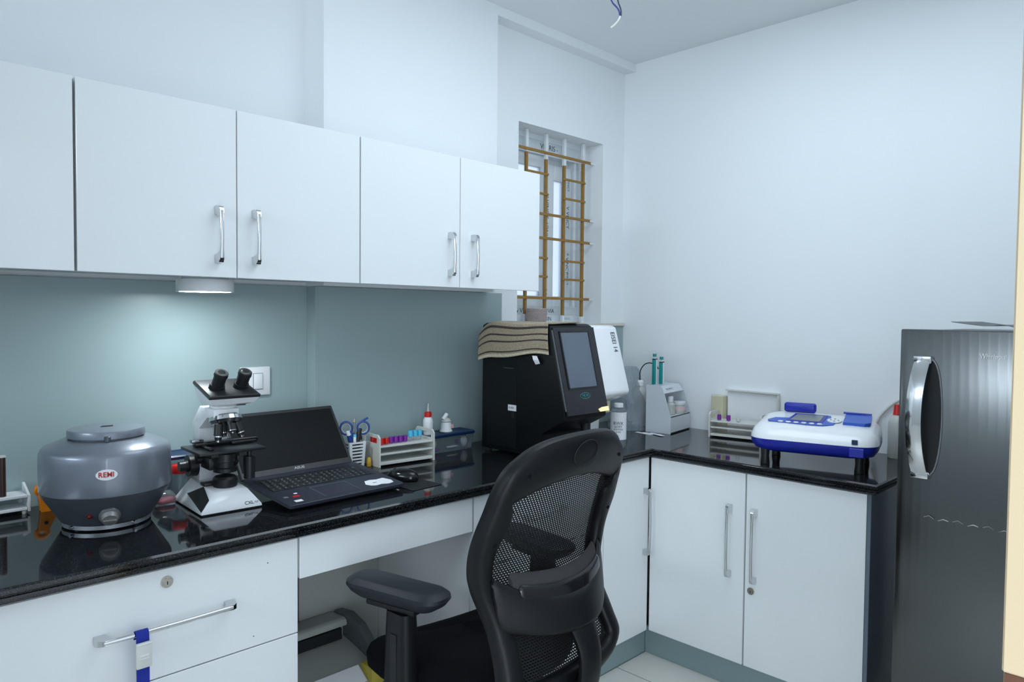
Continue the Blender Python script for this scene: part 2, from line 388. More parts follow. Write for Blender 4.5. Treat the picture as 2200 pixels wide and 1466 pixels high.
# painted security grille across the reveal
g = thing('window_grille', 'ochre painted steel security grille set across the window reveal', 'grille', (WX0, 0.02, WZ0))
bars = [(0.114, 0), (0.243, 0), (0.368, 0), (0.506, 0)]
for bx, _ in bars:
    q = MB(); q.box(bx-.0065, bx+.0065, -0.0065, 0.0065, 0.0005, wh-.0005, 0.001, 1)
    q.build('bar', m_gold, g)
full = [0.768, 0.492, 0.384, 0.113]
for z in full:
    q = MB(); q.box(0.0005, ww-.022, -0.0135, -0.007, z-.006, z+.006, 0.001, 1); q.build('bar', m_gold, g)
m_drip = mat('white_paint_drip', rgb(226, 230, 232), 0.6, noise=0.05, nscale=40)
for z in (0.667, 0.578, 0.288, 0.203):
    q = MB(); q.box(0.352, 0.512, -0.0135, -0.007, z-.005, z+.005, 0.001, 1); q.build('rung', m_gold, g)
for z in (0.672, 0.582, 0.294, 0.210):
    q = MB(); q.box(0.105, 0.250, -0.0135, -0.007, z-.005, z+.005, 0.001, 1); q.build('rung', m_gold, g)
bar_objs = [c for c in g.children if c.name.split('.')[0] == 'bar']
for k, (bx, _) in enumerate(bars):
    top = (0.10, 0.115, 0.125, 0.095)[k]; bot = (0.04, 0.05, 0.035, 0.03)[k]
    q = MB(); q.box(bx-.0075, bx+.0075, -0.0075, 0.0075, wh-top, wh-.001, 0.001, 1); q.build('white_overpaint', m_drip, bar_objs[k])
    q = MB(); q.box(bx-.0075, bx+.0075, -0.0075, 0.0075, 0.001, bot, 0.001, 1); q.build('white_overpaint', m_drip, bar_objs[k])
for k, z in enumerate(full):
    q = MB(); q.box(ww-.030, ww-.0006, -0.0145, -0.006, z-.005, z+.004, 0.001, 1); q.build('white_overpaint', m_drip, bar_objs[4+k])

# entrance doorway jamb, close to the camera on the right
dj = D.objects.new('door_1', None); COL.objects.link(dj); dj.location = (0.768, YF-.06, 0); tag(dj, kind='structure')
q = MB(); q.box(0, 0.0415, -0.08, 0.082, 0.977, 2.1, 0.002, 1); q.box(0, 0.0415, -0.08, 0.082, 0, 0.80, 0.002, 1); q.box(0.012, 0.0415, -0.08, 0.082, 0.80, 0.977)
q.build('door_jamb', m_cream, dj)
MB().box(0.003, 0.0118, 0.060, 0.080, 0.801, 0.976).build('rebate_edge', m_brown, dj)
MB().box(0.005, 0.0118, -0.079, 0.0595, 0.801, 0.976).build('strike_plate', m_blackm, dj)
q = MB(); q.box(-0.988, -0.945, -0.08, 0.082, 0, 2.1); q.box(-0.944, -0.001, -0.08, 0.082, 2.06, 2.1); q.build('door_frame', m_cream, dj)

# ------------------------------------------------------------------ handles
def handle(parent, x, y, z, length, orient='v', out=(0, -1), rod=0.0052):
    """bow handle: two flared feet and a round rod; out = direction away from the door (x,y)"""
    ox, oy = out; tx, ty = -oy, ox
    q = MB(); L = length/2
    def P(a, side, o):     # a along handle, side across, o outwards
        if orient == 'v': return (x + tx*side + ox*o, y + ty*side + oy*o, z + a)
        return (x + tx*a + ox*o, y + ty*a + oy*o, z + side)
    for sg in (-1, 1):
        rings = []
        for o, a0, a1, hw in ((0.0005, L, L-.021, 0.0085), (0.012, L+.001, L-.022, 0.008), (0.022, L-.001, L-.026, 0.0065), (0.029, L-.010, L-.034, 0.005)):
            rings.append([P(sg*a0, -hw, o), P(sg*a0, hw, o), P(sg*a1, hw, o), P(sg*a1, -hw, o)])
        q.loft(rings)
    n = 14; rr = []
    pts = [P(-L+.012+(2*L-.024)*i/n, 0, 0.0255 + 0.003*math.sin(PI*i/n)) for i in range(n+1)]
    q.tube(pts, rod, 14)
    return q.build('handle', m_chrome, parent, 40)

def lock(parent, x, y, z, out=(0, -1)):
    q = MB(); ox, oy = out
    q.cyl((x, y, z), (x+ox*.004, y+oy*.004, z), 0.013, 0.0125, 28); q.cyl((x+ox*.004, y+oy*.004, z), (x+ox*.0055, y+oy*.0055, z), 0.0095, 0.009, 28)
    o = q.build('lock', m_brass, parent)
    tx, ty = -oy, ox
    k = MB(); k.plate([(x+ox*.0057+tx*s, y+oy*.0057+ty*s, z+h) for s, h in ((-.001, -.005), (.001, -.005), (.001, .002), (-.001, .002))], 0.0003)
    k.build('keyhole', m_blackm, o)
    return o

# ------------------------------------------------------------------ wall cabinets
YU = -0.354; ZB, ZTP = 1.4375, 1.876
def wall_cabinet(label, x0, xm, x1, yback, handles):
    t = thing('wall_cabinet', label, 'cabinet', (0, 0, 0), 0, 'white wall cabinets over the worktop')
    q = MB(); q.box(x0+.001, x1-.001, YU+.0195, yback, ZB+.012, ZTP-.001); q.box(x0+.001, x1-.001, YU+.0195, YU+.04, ZB+.002, ZB+.012)
    q.build('body', m_carc, t)
    for a, b, hx in ((x0, xm, handles[0]), (xm, x1, handles[1])):
        d = MB(); d.box(a+.0015, b-.0015, YU, YU+.018, ZB, ZTP, 0.001, 1); d = d.build('door', m_lam, t)
        if hx is not None: handle(d, hx, YU, 1.547, 0.145)
    return t
wall_cabinet('white wall cabinet with paired chrome handles and round lamp under it', 0.338, 0.712, 1.090, -0.002, (0.660, 0.760))
wall_cabinet('white wall cabinet at the right end, overhanging the barred window', 1.0915, 1.485, 1.879, -0.109, (1.440, 1.543))
wall_cabinet('white wall cabinet cut by left photo edge, no handle in view', -0.41, -0.038, 0.335, -0.002, (-0.09, 0.012))

# lamp under cabinet
t = thing('puck_lamp', 'round white surface lamp glowing under the wall cabinet', 'lamp', (0.676, -0.235, 1.4015))
q = MB(); q.lathe([(0.066, 0.0), (0.0735, 0.0), (0.0735, 0.030), (0.072, 0.0335), (0.001, 0.0335)], seg=64, cap=False)
q.lathe([(0.06, 0.0335), (0.06, 0.0468)], seg=40)
q.build('housing', m_lampw, t)
q = MB(); q.lathe([(0.0655, 0.0004), (0.0655, 0.004)], seg=64); q.build('diffuser', m_emit, t)
l_ = D.lights.new('puck_beam', 'SPOT'); l_.energy = 5; l_.color = (0.86, 0.95, 1.0); l_.spot_size = math.radians(100); l_.spot_blend = 1.0; l_.shadow_soft_size = 0.05
lo = D.objects.new('puck_beam', l_); COL.objects.link(lo); lo.parent = t; lo.location = (0, 0, -0.006)

# ------------------------------------------------------------------ worktop (one L-shaped slab) with rolled double edge
def worktop():
    q = MB()
    yf, xf, ye = YC-.016, XR-.016, -1.452
    def off(d):       # outline moved outwards by d along the front edges
        return [(-0.9, -0.0005), (1.1105, -0.0005), (1.1105, -0.056), (XW-.001, -0.056), (XW-.001, ye-d), (xf-d, ye-d), (xf-d, yf-d), (-0.9, yf-d)]
    prof = [(-0.004, 0.800), (0.0, 0.8025), (0.001, 0.808), (0.0, 0.8135), (-0.003, 0.8155), (-0.003, 0.8165), (0.001, 0.819), (0.0015, 0.823), (0.0, 0.828), (-0.005, 0.832)]
    rings = [[(x, y, z) for x, y in off(d)] for d, z in prof]
    q.loft(rings)
    return tag(q.build('worktop', m_gran, None, 30), 'L-shaped polished black granite worktop with rolled edge', 'worktop')
worktop()

# ------------------------------------------------------------------ base cabinets
ZN = 0.799
def drawer_front(parent, x0, x1, z0, z1, name='drawer'):
    return MB().box(x0+.0015, x1-.0015, YC, YC+.018, z0, z1, 0.001, 1).build(name, m_lam, parent)
t = thing('drawer_unit', 'white drawer unit with long chrome handle and round lock, left of the knee space', 'drawers', (0, 0, 0))
MB().box(-0.128, 0.7465, YC+.019, -0.02, 0.105, ZN-.003).build('body', m_carc, t)
MB().box(-0.128, 0.7465, YC+.031, YC+.046, 0.001, 0.104).build('plinth', m_sage2, t)
d = drawer_front(t, -0.130, 0.7475, 0.5615, ZN-.004); handle(d, 0.4395, YC, 0.680, 0.288, 'h'); lock(d, 0.438, YC, 0.766)
for sx_, sz_ in ((0.668, 0.752), (0.6325, 0.586)):
    q = MB(); q.cyl((sx_, YC-.0006, sz_), (sx_, YC+.0002, sz_), 0.0013); q.build('speck', m_ink, d)
d = drawer_front(t, -0.130, 0.7475, 0.33, 0.5585); handle(d, 0.4395, YC, 0.445, 0.288, 'h')
drawer_front(t, -0.130, 0.7475, 0.108, 0.327)

t = thing('desk_drawer', 'white shallow drawer front spanning the knee space under the worktop', 'drawer', (0, 0, 0))
drawer_front(t, 0.750, 1.3225, 0.692, ZN-.004, 'drawer_front')
MB().box(0.752, 1.320, YC+.019, -0.10, 0.70, ZN-.003).build('drawer_box', m_carc, t)
t = thing('back_board', 'pale board closing the back of the knee space', 'board', (0, 0, 0))
q = MB(); q.box(1.02, 1.3235, -0.112, -0.100, 0.001, 0.69); q.build('board', mat('grey_laminate', rgb(186, 188, 184), 0.3, noise=0.02, nscale=5), t)
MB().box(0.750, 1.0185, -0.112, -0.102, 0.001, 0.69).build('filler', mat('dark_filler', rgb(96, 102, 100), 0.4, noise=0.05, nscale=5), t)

t = thing('narrow_cabinet', 'white narrow cabinet between knee space and corner cabinet, behind the chair', 'cabinet', (0, 0, 0))
MB().box(1.326, 1.962, YC+.019, -0.10, 0.108, ZN-.003).build('body', m_lam, t)
MB().box(1.326, 1.962, YC+.031, YC+.046, 0.001, 0.107).build('plinth', m_sage2, t)
d = drawer_front(t, 1.326, 1.963, 0.571, ZN-.004)
handle(d, 1.64, YC, 0.69, 0.20, 'h')
d = drawer_front(t, 1.326, 1.963, 0.109, 0.568, 'door')
q = MB(); q.box(1.50, 1.522, YC-.0012, YC-.0002, 0.60, 0.655); q.box(1.546, 1.562, YC-.0012, YC-.0002, 0.595, 0.635)
q.build('red_tag', m_dred, t)

t = thing('corner_cabinet', 'white corner cabinet door with vertical chrome handle where the worktop turns', 'cabinet', (0, 0, 0))
MB().box(1.964, XR+.018, YC+.019, -0.10, 0.108, ZN-.003).build('body', m_carc, t)
MB().box(1.964, XR+.03, YC+.031, YC+.046, 0.001, 0.107).build('plinth', m_sage2, t)
d = drawer_front(t, 1.9645, XR-.004, 0.108, ZN-.004, 'door'); handle(d, 2.219, YC, 0.548, 0.262)

t = thing('double_cabinet', 'white two-door base cabinet with tall handles, next to steel fridge', 'cabinet', (0, 0, 0))
ye = -1.432
MB().box(XR+.0195, XW-.004, ye+.013, YC-.020, 0.108, ZN-.003).build('body', m_carc, t)
MB().box(XR+.031, XR+.046, ye+.013, YC+.030, 0.001, 0.107).build('plinth', m_sage2, t)
MB().box(XR-.0005, XW-.004, ye, ye+.012, 0.05, ZN-.002, 0.001, 1).build('end_panel', m_endp, t)
tag(t.children[-1], 'dark grey glossy end panel')
for a, b, hy, lk in ((-1.012, YC-.004, -0.956, None), (ye+.0125, -1.015, -1.051, 0.383)):
    d = MB().box(XR, XR+.018, a+.0015, b-.0015, 0.108, ZN-.004, 0.001, 1).build('door', m_lam, t)
    handle(d, XR, hy, 0.546, 0.262, 'v', (-1, 0))
    if lk: lock(d, XR, -1.040, lk, (-1, 0))

# ------------------------------------------------------------------ wall switch
t = thing('wall_switch', 'square white switch plate on the sage splash-back behind the laptop', 'switch', (0.926, -0.0003, 1.127))
MB().box(-0.050, 0.050, -0.008, 0, -0.046, 0.046, 0.003).build('plate', m_white, t)
MB().box(-0.0090, 0.0235, -0.0088, -0.0081, -0.0262, 0.0262).build('rocker_frame', m_gsteel, t)
MB().box(-0.0075, 0.0220, -0.0125, -0.0089, -0.0245, 0.0245, 0.0015).build('rocker', m_white, t)

# ------------------------------------------------------------------ centrifuge
t = thing('centrifuge', 'round silver-grey bench centrifuge with flat lid and dial', 'centrifuge', (0.418, -0.274, ZT))
q = MB(); q.lathe([(0.093, 0.014), (0.100, 0.016), (0.138, 0.079), (0.1415, 0.088)], seg=96); q.build('base_shell', m_dkgrey, t)
q = MB(); q.lathe([(0.1418, 0.0885), (0.1428, 0.092), (0.1428, 0.166), (0.1418, 0.177), (0.1385, 0.186), (0.133, 0.1915), (0.100, 0.206), (0.086, 0.209)], seg=96); q.build('upper_shell', m_silver, t)
q = MB(); q.lathe([(0.0925, 0.003), (0.096, 0.004), (0.096, 0.0135), (0.0925, 0.0138)], seg=96); q.build('foot_ring', mat('aluminium', rgb(176, 180, 186), 0.35, metal=0.8, noise=0.03, nscale=30), t)
q = MB(); q.lathe([(0.082, 0.2115), (0.0845, 0.213), (0.0845, 0.2265), (0.0825, 0.2305), (0.07, 0.2325), (0.001, 0.2340)], seg=80, cap=False)
q.lathe([(0.078, 0.2092), (0.078, 0.2120)], seg=60); lid = q.build('lid', m_silver, t)
q = MB(); q.plate([(-0.016, -0.006, 0.2345), (0.012, -0.009, 0.2345), (0.016, 0.004, 0.2345), (-0.006, 0.008, 0.2345)], 0.0004); q.build('lid_window', m_blackm, lid)
vx, vy = -0.27, -0.963           # outward direction of the front
ang = math.atan2(vy, vx)
def cpos(r, z, da): return (r*math.cos(ang+da), r*math.sin(ang+da), z)
q = MB(); p = cpos(0.0865, 0.214, 0.02); q.lathe([(0.005, 0), (0.007, 0.002), (0.007, 0.012), (0.005, 0.014)], (p[0], p[1], 0.2075), seg=20); q.build('lid_knob', m_dkgrey, t)
def cone_pt(da, z):      # point and normal on the lower cone
    r = 0.100 + (0.138-0.100)*(z-.016)/(0.079-.016)
    p = Vector(cpos(r, z, da)); n = Vector((math.cos(ang+da)*0.063, math.sin(ang+da)*0.063, -0.042)).normalized()
    return p, n
p, n = cone_pt(0.04, 0.042)
q = MB(); q.cyl(p, p+n*.003, 0.024, 0.023, 36); q.build('dial_plate', m_dkgrey, t)
q = MB(); q.cyl(p+n*.003, p+n*.005, 0.0225, 0.0225, 36); q.cyl(p+n*.005, p+n*.017, 0.0185, 0.0165, 32); dial = q.build('dial', m_gsteel, t)
tx = Vector((-math.sin(ang), math.cos(ang), 0)); up = n.cross(tx) if n.cross(tx).z > 0 else -n.cross(tx)
q = MB(); a = p+n*.017
q.plate([a-tx*.014-up*.002, a+tx*.014-up*.002, a+tx*.014+up*.003, a-tx*.014+up*.003], 0.004); q.build('pointer', m_gsteel, dial)
p, n = cone_pt(-0.31, 0.043); q = MB(); q.cyl(p, p+n*.002, 0.006, 0.006, 24); q.cyl(p+n*.002, p+n*.006, 0.0045, 0.003, 24); q.build('indicator_lamp', m_dred, t)
# oval badge wrapped round the body
q = MB(); rows = []
for k in range(2):
    rr = 0.1431 + k*0.0008
    rows.append([(rr*math.cos(ang-.004+0.155*math.cos(2*PI*i/36)), rr*math.sin(ang-.004+0.155*math.cos(2*PI*i/36)), 0.142+0.0125*math.sin(2*PI*i/36)) for i in range(36)])
q.loft(rows); badge = q.build('badge', m_white, t)
for i, ch in enumerate('REMI'):
    da = (-0.092, -0.030, 0.038, 0.090)[i]
    text('letter', ch, 0.0160, m_inkr, badge, cpos(0.1441, 0.142, da), basis((-math.sin(ang+da), math.cos(ang+da), 0), (0, 0, 1)), 0.0004, 'CENTER', 0.92, 0.0003)
for da in (-0.75, 0.75, 2.3, -2.3):
    q = MB(); c = cpos(0.088, 0, da); q.lathe([(0.006, 0.0), (0.007, 0.003)], (c[0], c[1], 0), seg=12); q.build('foot', m_rubber, t)
for da in (-0.85, 0.62):
    q = MB(); q.cyl(cpos(0.097, 0.010, da), cpos(0.102, 0.010, da), 0.004, 0.004, 12); q.build('screw', m_chrome, t)

# ------------------------------------------------------------------ microscope
t = thing('microscope', 'white binocular microscope with black stage beside the laptop', 'microscope', (0.678, -0.403, ZT), -2.6)
# base: slanted block, wide at the ground, narrow on top, tall arm at the rear
bot = [(-0.082, 0.0), (0.082, 0.0), (0.082, 0.2), (-0.082, 0.2)]
q = MB()
q.loft([[(-0.082, 0.0, 0.004), (0.075, 0.0, 0.004), (0.072, 0.21, 0.004), (-0.080, 0.21, 0.004)],
        [(-0.081, 0.0, 0.010), (0.074, 0.0, 0.010), (0.071, 0.21, 0.010), (-0.079, 0.21, 0.010)],
        [(-0.040, 0.027, 0.049), (0.047, 0.027, 0.049), (0.047, 0.19, 0.060), (-0.045, 0.19, 0.060)],
        [(-0.037, 0.031, 0.0505), (0.044, 0.031, 0.0505), (0.044, 0.187, 0.0615), (-0.042, 0.187, 0.0615)]])
base = q.build('base', m_enamel, t)
# left black panel (diamond) on the slanted flank
def flank(y, h, off):      # point on the left flank at depth y, height fraction h
    a = Vector((-0.0815, 0.0, 0.010)).lerp(Vector((-0.0795, 0.21, 0.010)), y); b = Vector((-0.040, 0.027, 0.049)).lerp(Vector((-0.045, 0.19, 0.060)), y)
    p = a.lerp(b, h); n = Vector((-0.75, 0.0, 0.62)).normalized(); return p + n*off
q = MB(); q.plate([flank(0.012, 0.01, 0.0005), flank(0.012, 0.62, 0.0005), flank(0.42, 1.0, 0.0005), flank(0.74, 0.40, 0.0005)][::-1], 0.0012); q.build('side_panel', m_blackm, base)
q = MB(); q.box(-0.078, 0.070, 0.004, 0.2, 0.0, 0.0042); q.build('underside', m_rubber, base)
text('lettering', 'CXL', 0.0125, m_ink, base, (0.030, 0.0027, 0.0155), basis((1, 0, 0), (0, 0.57, 0.82)), 0.0003)
text('lettering', '1LP', 0.0075, m_inkg, base, (0.0555, 0.0027, 0.0155), basis((1, 0, 0), (0, 0.57, 0.82)), 0.0003)
# arm
q = MB()
arm = [(0.205, 0.055), (0.205, 0.215), (0.150, 0.262), (0.045, 0.262), (0.045, 0.240), (0.095, 0.236), (0.155, 0.200), (0.155, 0.055)]
q.prism([(y, z) for y, z in arm], -0.033, 0.033, 'x', 0.0022, 2); q.build('arm', m_enamel, t, 25)
# head
def tilt(y, z): return (y, z)
q = MB()
q.loft([[(-0.036, 0.030, 0.2725), (0.036, 0.030, 0.2725), (0.040, 0.115, 0.2725), (-0.040, 0.115, 0.2725)],
        [(-0.050, 0.008, 0.2790), (0.055, 0.008, 0.2790), (0.055, 0.12, 0.2960), (-0.050, 0.12, 0.2960)],
        [(-0.062, -0.005, 0.2940), (0.067, -0.005, 0.2940), (0.064, 0.115, 0.3260), (-0.060, 0.115, 0.3260)]])
head = q.build('head', m_enamel, t, 25)
q = MB()
q.loft([[(-0.063, -0.006, 0.2942), (0.068, -0.006, 0.2942), (0.065, 0.116, 0.3262), (-0.061, 0.116, 0.3262)],
        [(-0.064, -0.008, 0.3010), (0.069, -0.008, 0.3010), (0.066, 0.114, 0.3320), (-0.062, 0.114, 0.3320)],
        [(-0.060, -0.005, 0.3045), (0.065, -0.005, 0.3045), (0.063, 0.110, 0.3350), (-0.059, 0.110, 0.3350)]])
q.build('head_cover', m_black, head)
dirv = Vector((0.06, -0.56, 0.83)).normalized()
for ex in (-0.026, 0.036):
    b0 = Vector((ex, 0.048, 0.314))
    q = MB(); q.cyl(b0, b0+dirv*.018, 0.0200, 0.0190, 32); q.cyl(b0+dirv*.018, b0+dirv*.024, 0.0165, 0.0160, 32)
    q.cyl(b0+dirv*.024, b0+dirv*.046, 0.0160, 0.0160, 32); q.cyl(b0+dirv*.046, b0+dirv*.055, 0.0178, 0.0172, 32)
    e = q.build('eyepiece', m_black, t)
    q = MB(); a = b0+dirv*.055
    q.cyl(a, a+dirv*.0012, 0.0150, 0.0150, 28); q.build('eye_cup', m_rubber, e)
    q = MB(); a = b0+dirv*.0564; q.cyl(a, a+dirv*.001, 0.0105, 0.0095, 24); q.build('lens', m_chromed, e)
q = MB(); q.lathe([(0.030, 0.2625), (0.034, 0.266), (0.034, 0.2695), (0.030, 0.2722)], (0.0, 0.070, 0), seg=40); q.build('neck_ring', m_enamel, t)
q = MB(); q.cyl((0.056, 0.06, 0.2695), (0.028, 0.066, 0.2695), 0.003, 0.003, 12); q.build('clamp_screw', m_black, t)
# nosepiece and objectives
nd = Vector((0.0, -0.28, -0.96)).normalized(); nc = Vector((0.004, 0.066, 0.2395))
q = MB(); q.cyl(nc, nc+nd*.010, 0.040, 0.042, 48); q.cyl(nc+nd*.011, nc+nd*.018, 0.041, 0.036, 48); q.cyl(nc-nd*.004, nc, 0.034, 0.036, 40)
q.build('nosepiece', m_chrome, t)
for k, (dx, dy, L) in enumerate(((-0.022, -0.010, 0.047), (0.004, -0.024, 0.026), (0.028, 0.000, 0.042), (0.000, 0.022, 0.040))):
    a = nc + nd*.018 + Vector((dx, dy, 0)); d2 = (nd + Vector((dx, dy*0.6, 0))*9).normalized()
    if k == 0: d2 = (nd + Vector((-0.12, 0.12, 0))).normalized()
    q = MB(); q.cyl(a, a+d2*L*.62, 0.0115, 0.0115, 24); q.cyl(a+d2*L*.62, a+d2*L*.9, 0.0105, 0.0075, 24)
    o = q.build('objective', m_black, t)
    q = MB(); q.cyl(a+d2*L*.66, a+d2*L*.72, 0.0113, 0.0113, 24); q.cyl(a+d2*L*.9, a+d2*L, 0.0065, 0.005, 24); q.build('ring', m_chrome if k != 2 else m_brass, o)
# stage
q = MB(); q.box(-0.082, 0.090, 0.010, 0.152, 0.150, 0.158, 0.002); q.box(-0.035, 0.040, 0.06, 0.15, 0.132, 0.150, 0.002)
st = q.build('stage', m_black, t)
q = MB(); q.box(-0.060, 0.108, 0.100, 0.128, 0.1585, 0.170, 0.002); q.box(-0.050, -0.038, 0.030, 0.10, 0.1585, 0.164, 0.001); q.box(0.030, 0.098, 0.085, 0.098, 0.1585, 0.166, 0.001)
q.build('slide_holder', m_blackg, st)
q = MB(); q.box(-0.070, -0.040, 0.098, 0.118, 0.1705, 0.179, 0.001); q.build('slide_scale', m_chromed, st)
q = MB(); q.cyl((0.066, 0.060, 0.150), (0.066, 0.060, 0.128), 0.006, 0.006, 16); q.cyl((0.066, 0.060, 0.128), (0.066, 0.060, 0.092), 0.0155, 0.0155, 28); q.cyl((0.066, 0.060, 0.092), (0.066, 0.060, 0.068), 0.0145, 0.0145, 28)
q.build('stage_control', m_black, t)
# condenser and illuminator
q = MB(); q.lathe([(0.020, 0.148), (0.030, 0.140), (0.031, 0.120), (0.026, 0.118), (0.026, 0.104), (0.030, 0.102), (0.030, 0.092), (0.018, 0.088)], (0.008, 0.078, 0), seg=36); q.box(-0.030, 0.02, 0.09, 0.154, 0.095, 0.128, 0.003)
q.build('condenser', m_black, t)
q = MB(); q.lathe([(0.030, 0.0535), (0.031, 0.060), (0.031, 0.074), (0.026, 0.080), (0.018, 0.082)], (0.006, 0.074, 0), seg=40); q.box(-0.045, 0.0, 0.085, 0.115, 0.0555, 0.064, 0.002); q.build('illuminator', m_black, t)
for sx in (-1, 1):
    q = MB(); q.cyl((sx*.0335, 0.178, 0.098), (sx*.056, 0.178, 0.098), 0.030, 0.029, 36); q.cyl((sx*.056, 0.178, 0.098), (sx*.062, 0.178, 0.098), 0.016, 0.016, 30); q.cyl((sx*.062, 0.178, 0.098), (sx*.078, 0.178, 0.098), 0.0145, 0.0135, 30)
    q.build('focus_knob', m_black, t)
q = MB(); q.cyl((-0.020, 0.150, 0.118), (-0.043, 0.150, 0.118), 0.014, 0.013, 24); q.build('condenser_knob', m_black, t)

# ------------------------------------------------------------------ laptop
t = thing('laptop', 'open black laptop with dark screen on the granite worktop', 'laptop', (0.773, -0.516, ZT), 1.5)
LW, LD = 0.372, 0.262
TB = Matrix.Translation((0, 0, 0.0005)) @ Matrix.Rotation(math.radians(5.5), 4, 'X')
q = MB(TB); q.loft([rrect(LW-.016, LD-.014, 0.012, 4, 0.004, LW/2, LD/2), rrect(LW, LD, 0.012, 4, 0.010, LW/2, LD/2), rrect(LW, LD, 0.012, 4, 0.0175, LW/2, LD/2), rrect(LW-.002, LD-.002, 0.012, 4, 0.0185, LW/2, LD/2)])
lb = q.build('base', m_deck, t)
q = MB(TB)
q.box(0.06, LW-.06, 0.02, 0.028, 0.0, 0.0042); q.build('front_foot', m_rubber, lb)
q = MB(TB); q.box(0.018, LW-.018, 0.122, 0.232, 0.0186, 0.0190); well = q.build('keyboard_well', m_black, t)
q = MB(TB)
for r in range(6):
    y = 0.126 + r*0.0175; x = 0.021 + 0.002*r
    while x < LW-.03:
        wk = 0.0155
        if r == 0 and 0.10 < x < 0.13: wk = 0.085
        if wk+x > LW-.020: break
        if not (0.274 < x < 0.282): q.box(x, x+wk, y, y+.0150, 0.0190, 0.0203, 0.0008, 1)
        x += wk+.0028
kb = q.build('keyboard', m_black, t)
q = MB(TB)
for r in range(5):
    for k in range(17):
        if random.random() < 0.75:
            x = 0.026+0.002*r+k*0.0183; y = 0.132+r*0.0175
            q.box(x, x+.004, y, y+.005, 0.0203, 0.02045)
q.build('key_legends', m_inkg, kb)
q = MB(TB); q.box(0.120, 0.232, 0.020, 0.105, 0.0186, 0.0189); tp = q.build('touchpad', m_deck, t)
q = MB(TB)
for (x0, x1, y0, y1) in ((0.120, 0.232, 0.1045, 0.1053), (0.2315, 0.2323, 0.02, 0.105), (0.1195, 0.1203, 0.02, 0.105)): q.box(x0, x1, y0, y1, 0.0188, 0.0191)
q.build('touchpad_edge', m_inkg, tp)
stick = [(0.030, 0.018, 0.022, 0.014, m_paper, 'white_sticker'), (0.044, 0.055, 0.020, 0.011, m_inkr, 'red_sticker'), (0.058, 0.078, 0.010, 0.007, m_paper, 'white_sticker'), (0.020, 0.060, 0.012, 0.010, m_gsteel, 'grey_sticker')]
for x, y, w, h, mm, nm in stick:
    q = MB(TB); q.box(x, x+w, y, y+h, 0.0186, 0.0189); q.build(nm, mm, t)
q = MB(TB); q.prism([(0.266, 0.046), (0.275, 0.030), (0.290, 0.024), (0.310, 0.028), (0.330, 0.020), (0.350, 0.026), (0.356, 0.046), (0.345, 0.074), (0.320, 0.070), (0.300, 0.076), (0.280, 0.072)], 0.0186, 0.0189, 'z'); lab = q.build('torn_label', m_paper, t)
q = MB(TB); q.box(0.292, 0.305, 0.046, 0.049, 0.0190, 0.0192); q.build('ink_mark', m_ink, lab)
tl = math.radians(36)       # lean of the lid back from vertical
lidM = TB @ Matrix.Translation((0, LD-.001, 0.0070)) @ Matrix.Rotation(-tl-math.radians(5.5), 4, 'X')
LH = 0.222
q = MB(lidM); q.box(0.0, LW, 0.0, 0.006, 0.008, LH, 0.003); lid = q.build('screen_lid', m_black, t)
q = MB(lidM); q.box(0.004, LW-.004, -0.0012, -0.0002, 0.012, LH-.003); q.build('bezel', m_black, lid)
q = MB(lidM); q.box(0.010, LW-.010, -0.0020, -0.0013, 0.030, LH-.012); q.build('display', m_lid, lid)
ob = text('logo', 'ASUS', 0.011, m_gsteel, lid, lidM @ Vector((LW/2, -0.0018, 0.021)), lidM.to_3x3() @ basis((1, 0, 0), (0, 0, 1)), 0.0003, 'CENTER', 1.35, 0.0003)
q = MB(TB); q.cyl((0.03, LD-.004, 0.0125), (LW-.03, LD-.004, 0.0125), 0.0055, 0.0055, 14); q.build('hinge', m_black, t)

# mouse, pad
q = MB(Matrix.Translation((1.206, -0.434, ZT)) @ Matrix.Rotation(math.radians(3), 4, 'Z')); q.box(-0.062, 0.050, -0.105, 0.125, 0.0002, 0.0022, 0.0008, 1)
tag(q.build('mouse_pad', m_blackm), 'thin black mouse mat under the mouse, right of the laptop', 'mouse mat')
t = thing('computer_mouse', 'black wired optical mouse right of the laptop', 'mouse', (1.206, -0.415, ZT+.0023), 22)
rings = []
for z, s in ((0.0, 0.90), (0.004, 0.98), (0.010, 1.0), (0.018, 0.96), (0.026, 0.84), (0.032, 0.62), (0.0355, 0.30)):
    rings.append([(0.031*s*math.cos(a)*(1+.06*math.sin(a)), 0.054*s*math.sin(a)-.006*(1-s), z) for a in [2*PI*i/32 for i in range(32)]])
q = MB(); q.loft(rings); q.build('shell', m_blackg, t, 60)
q = MB(); q.cyl((-0.003, 0.028, 0.0285), (0.003, 0.028, 0.0285), 0.006, 0.006, 18); q.build('wheel', m_rubber, t)
q = MB(); q.tube([(0, 0.050, 0.010), (-0.01, 0.075, 0.004), (-0.005, 0.12, 0.0015), (0.05, 0.165, 0.0015), (0.06, 0.21, 0.0015), (0.12, 0.24, 0.0015)], 0.0017, 8, 2); q.build('cable', m_black, t)

# ------------------------------------------------------------------ pen cup and what stands in it
t = thing('pen_cup', 'white slotted plastic pen holder behind the laptop', 'pen holder', (1.203, -0.142, ZT), -4)
q = MB()
def sqring(h, wo): return [(-wo, -wo, h), (wo, -wo, h), (wo, wo, h), (-wo, wo, h)]
def wcup(z): return 0.026 + 0.005*z/0.088
q.loft([rrect(0.052, 0.052, 0.006, 3, 0.001), rrect(0.0525, 0.0525, 0.006, 3, 0.006)]);
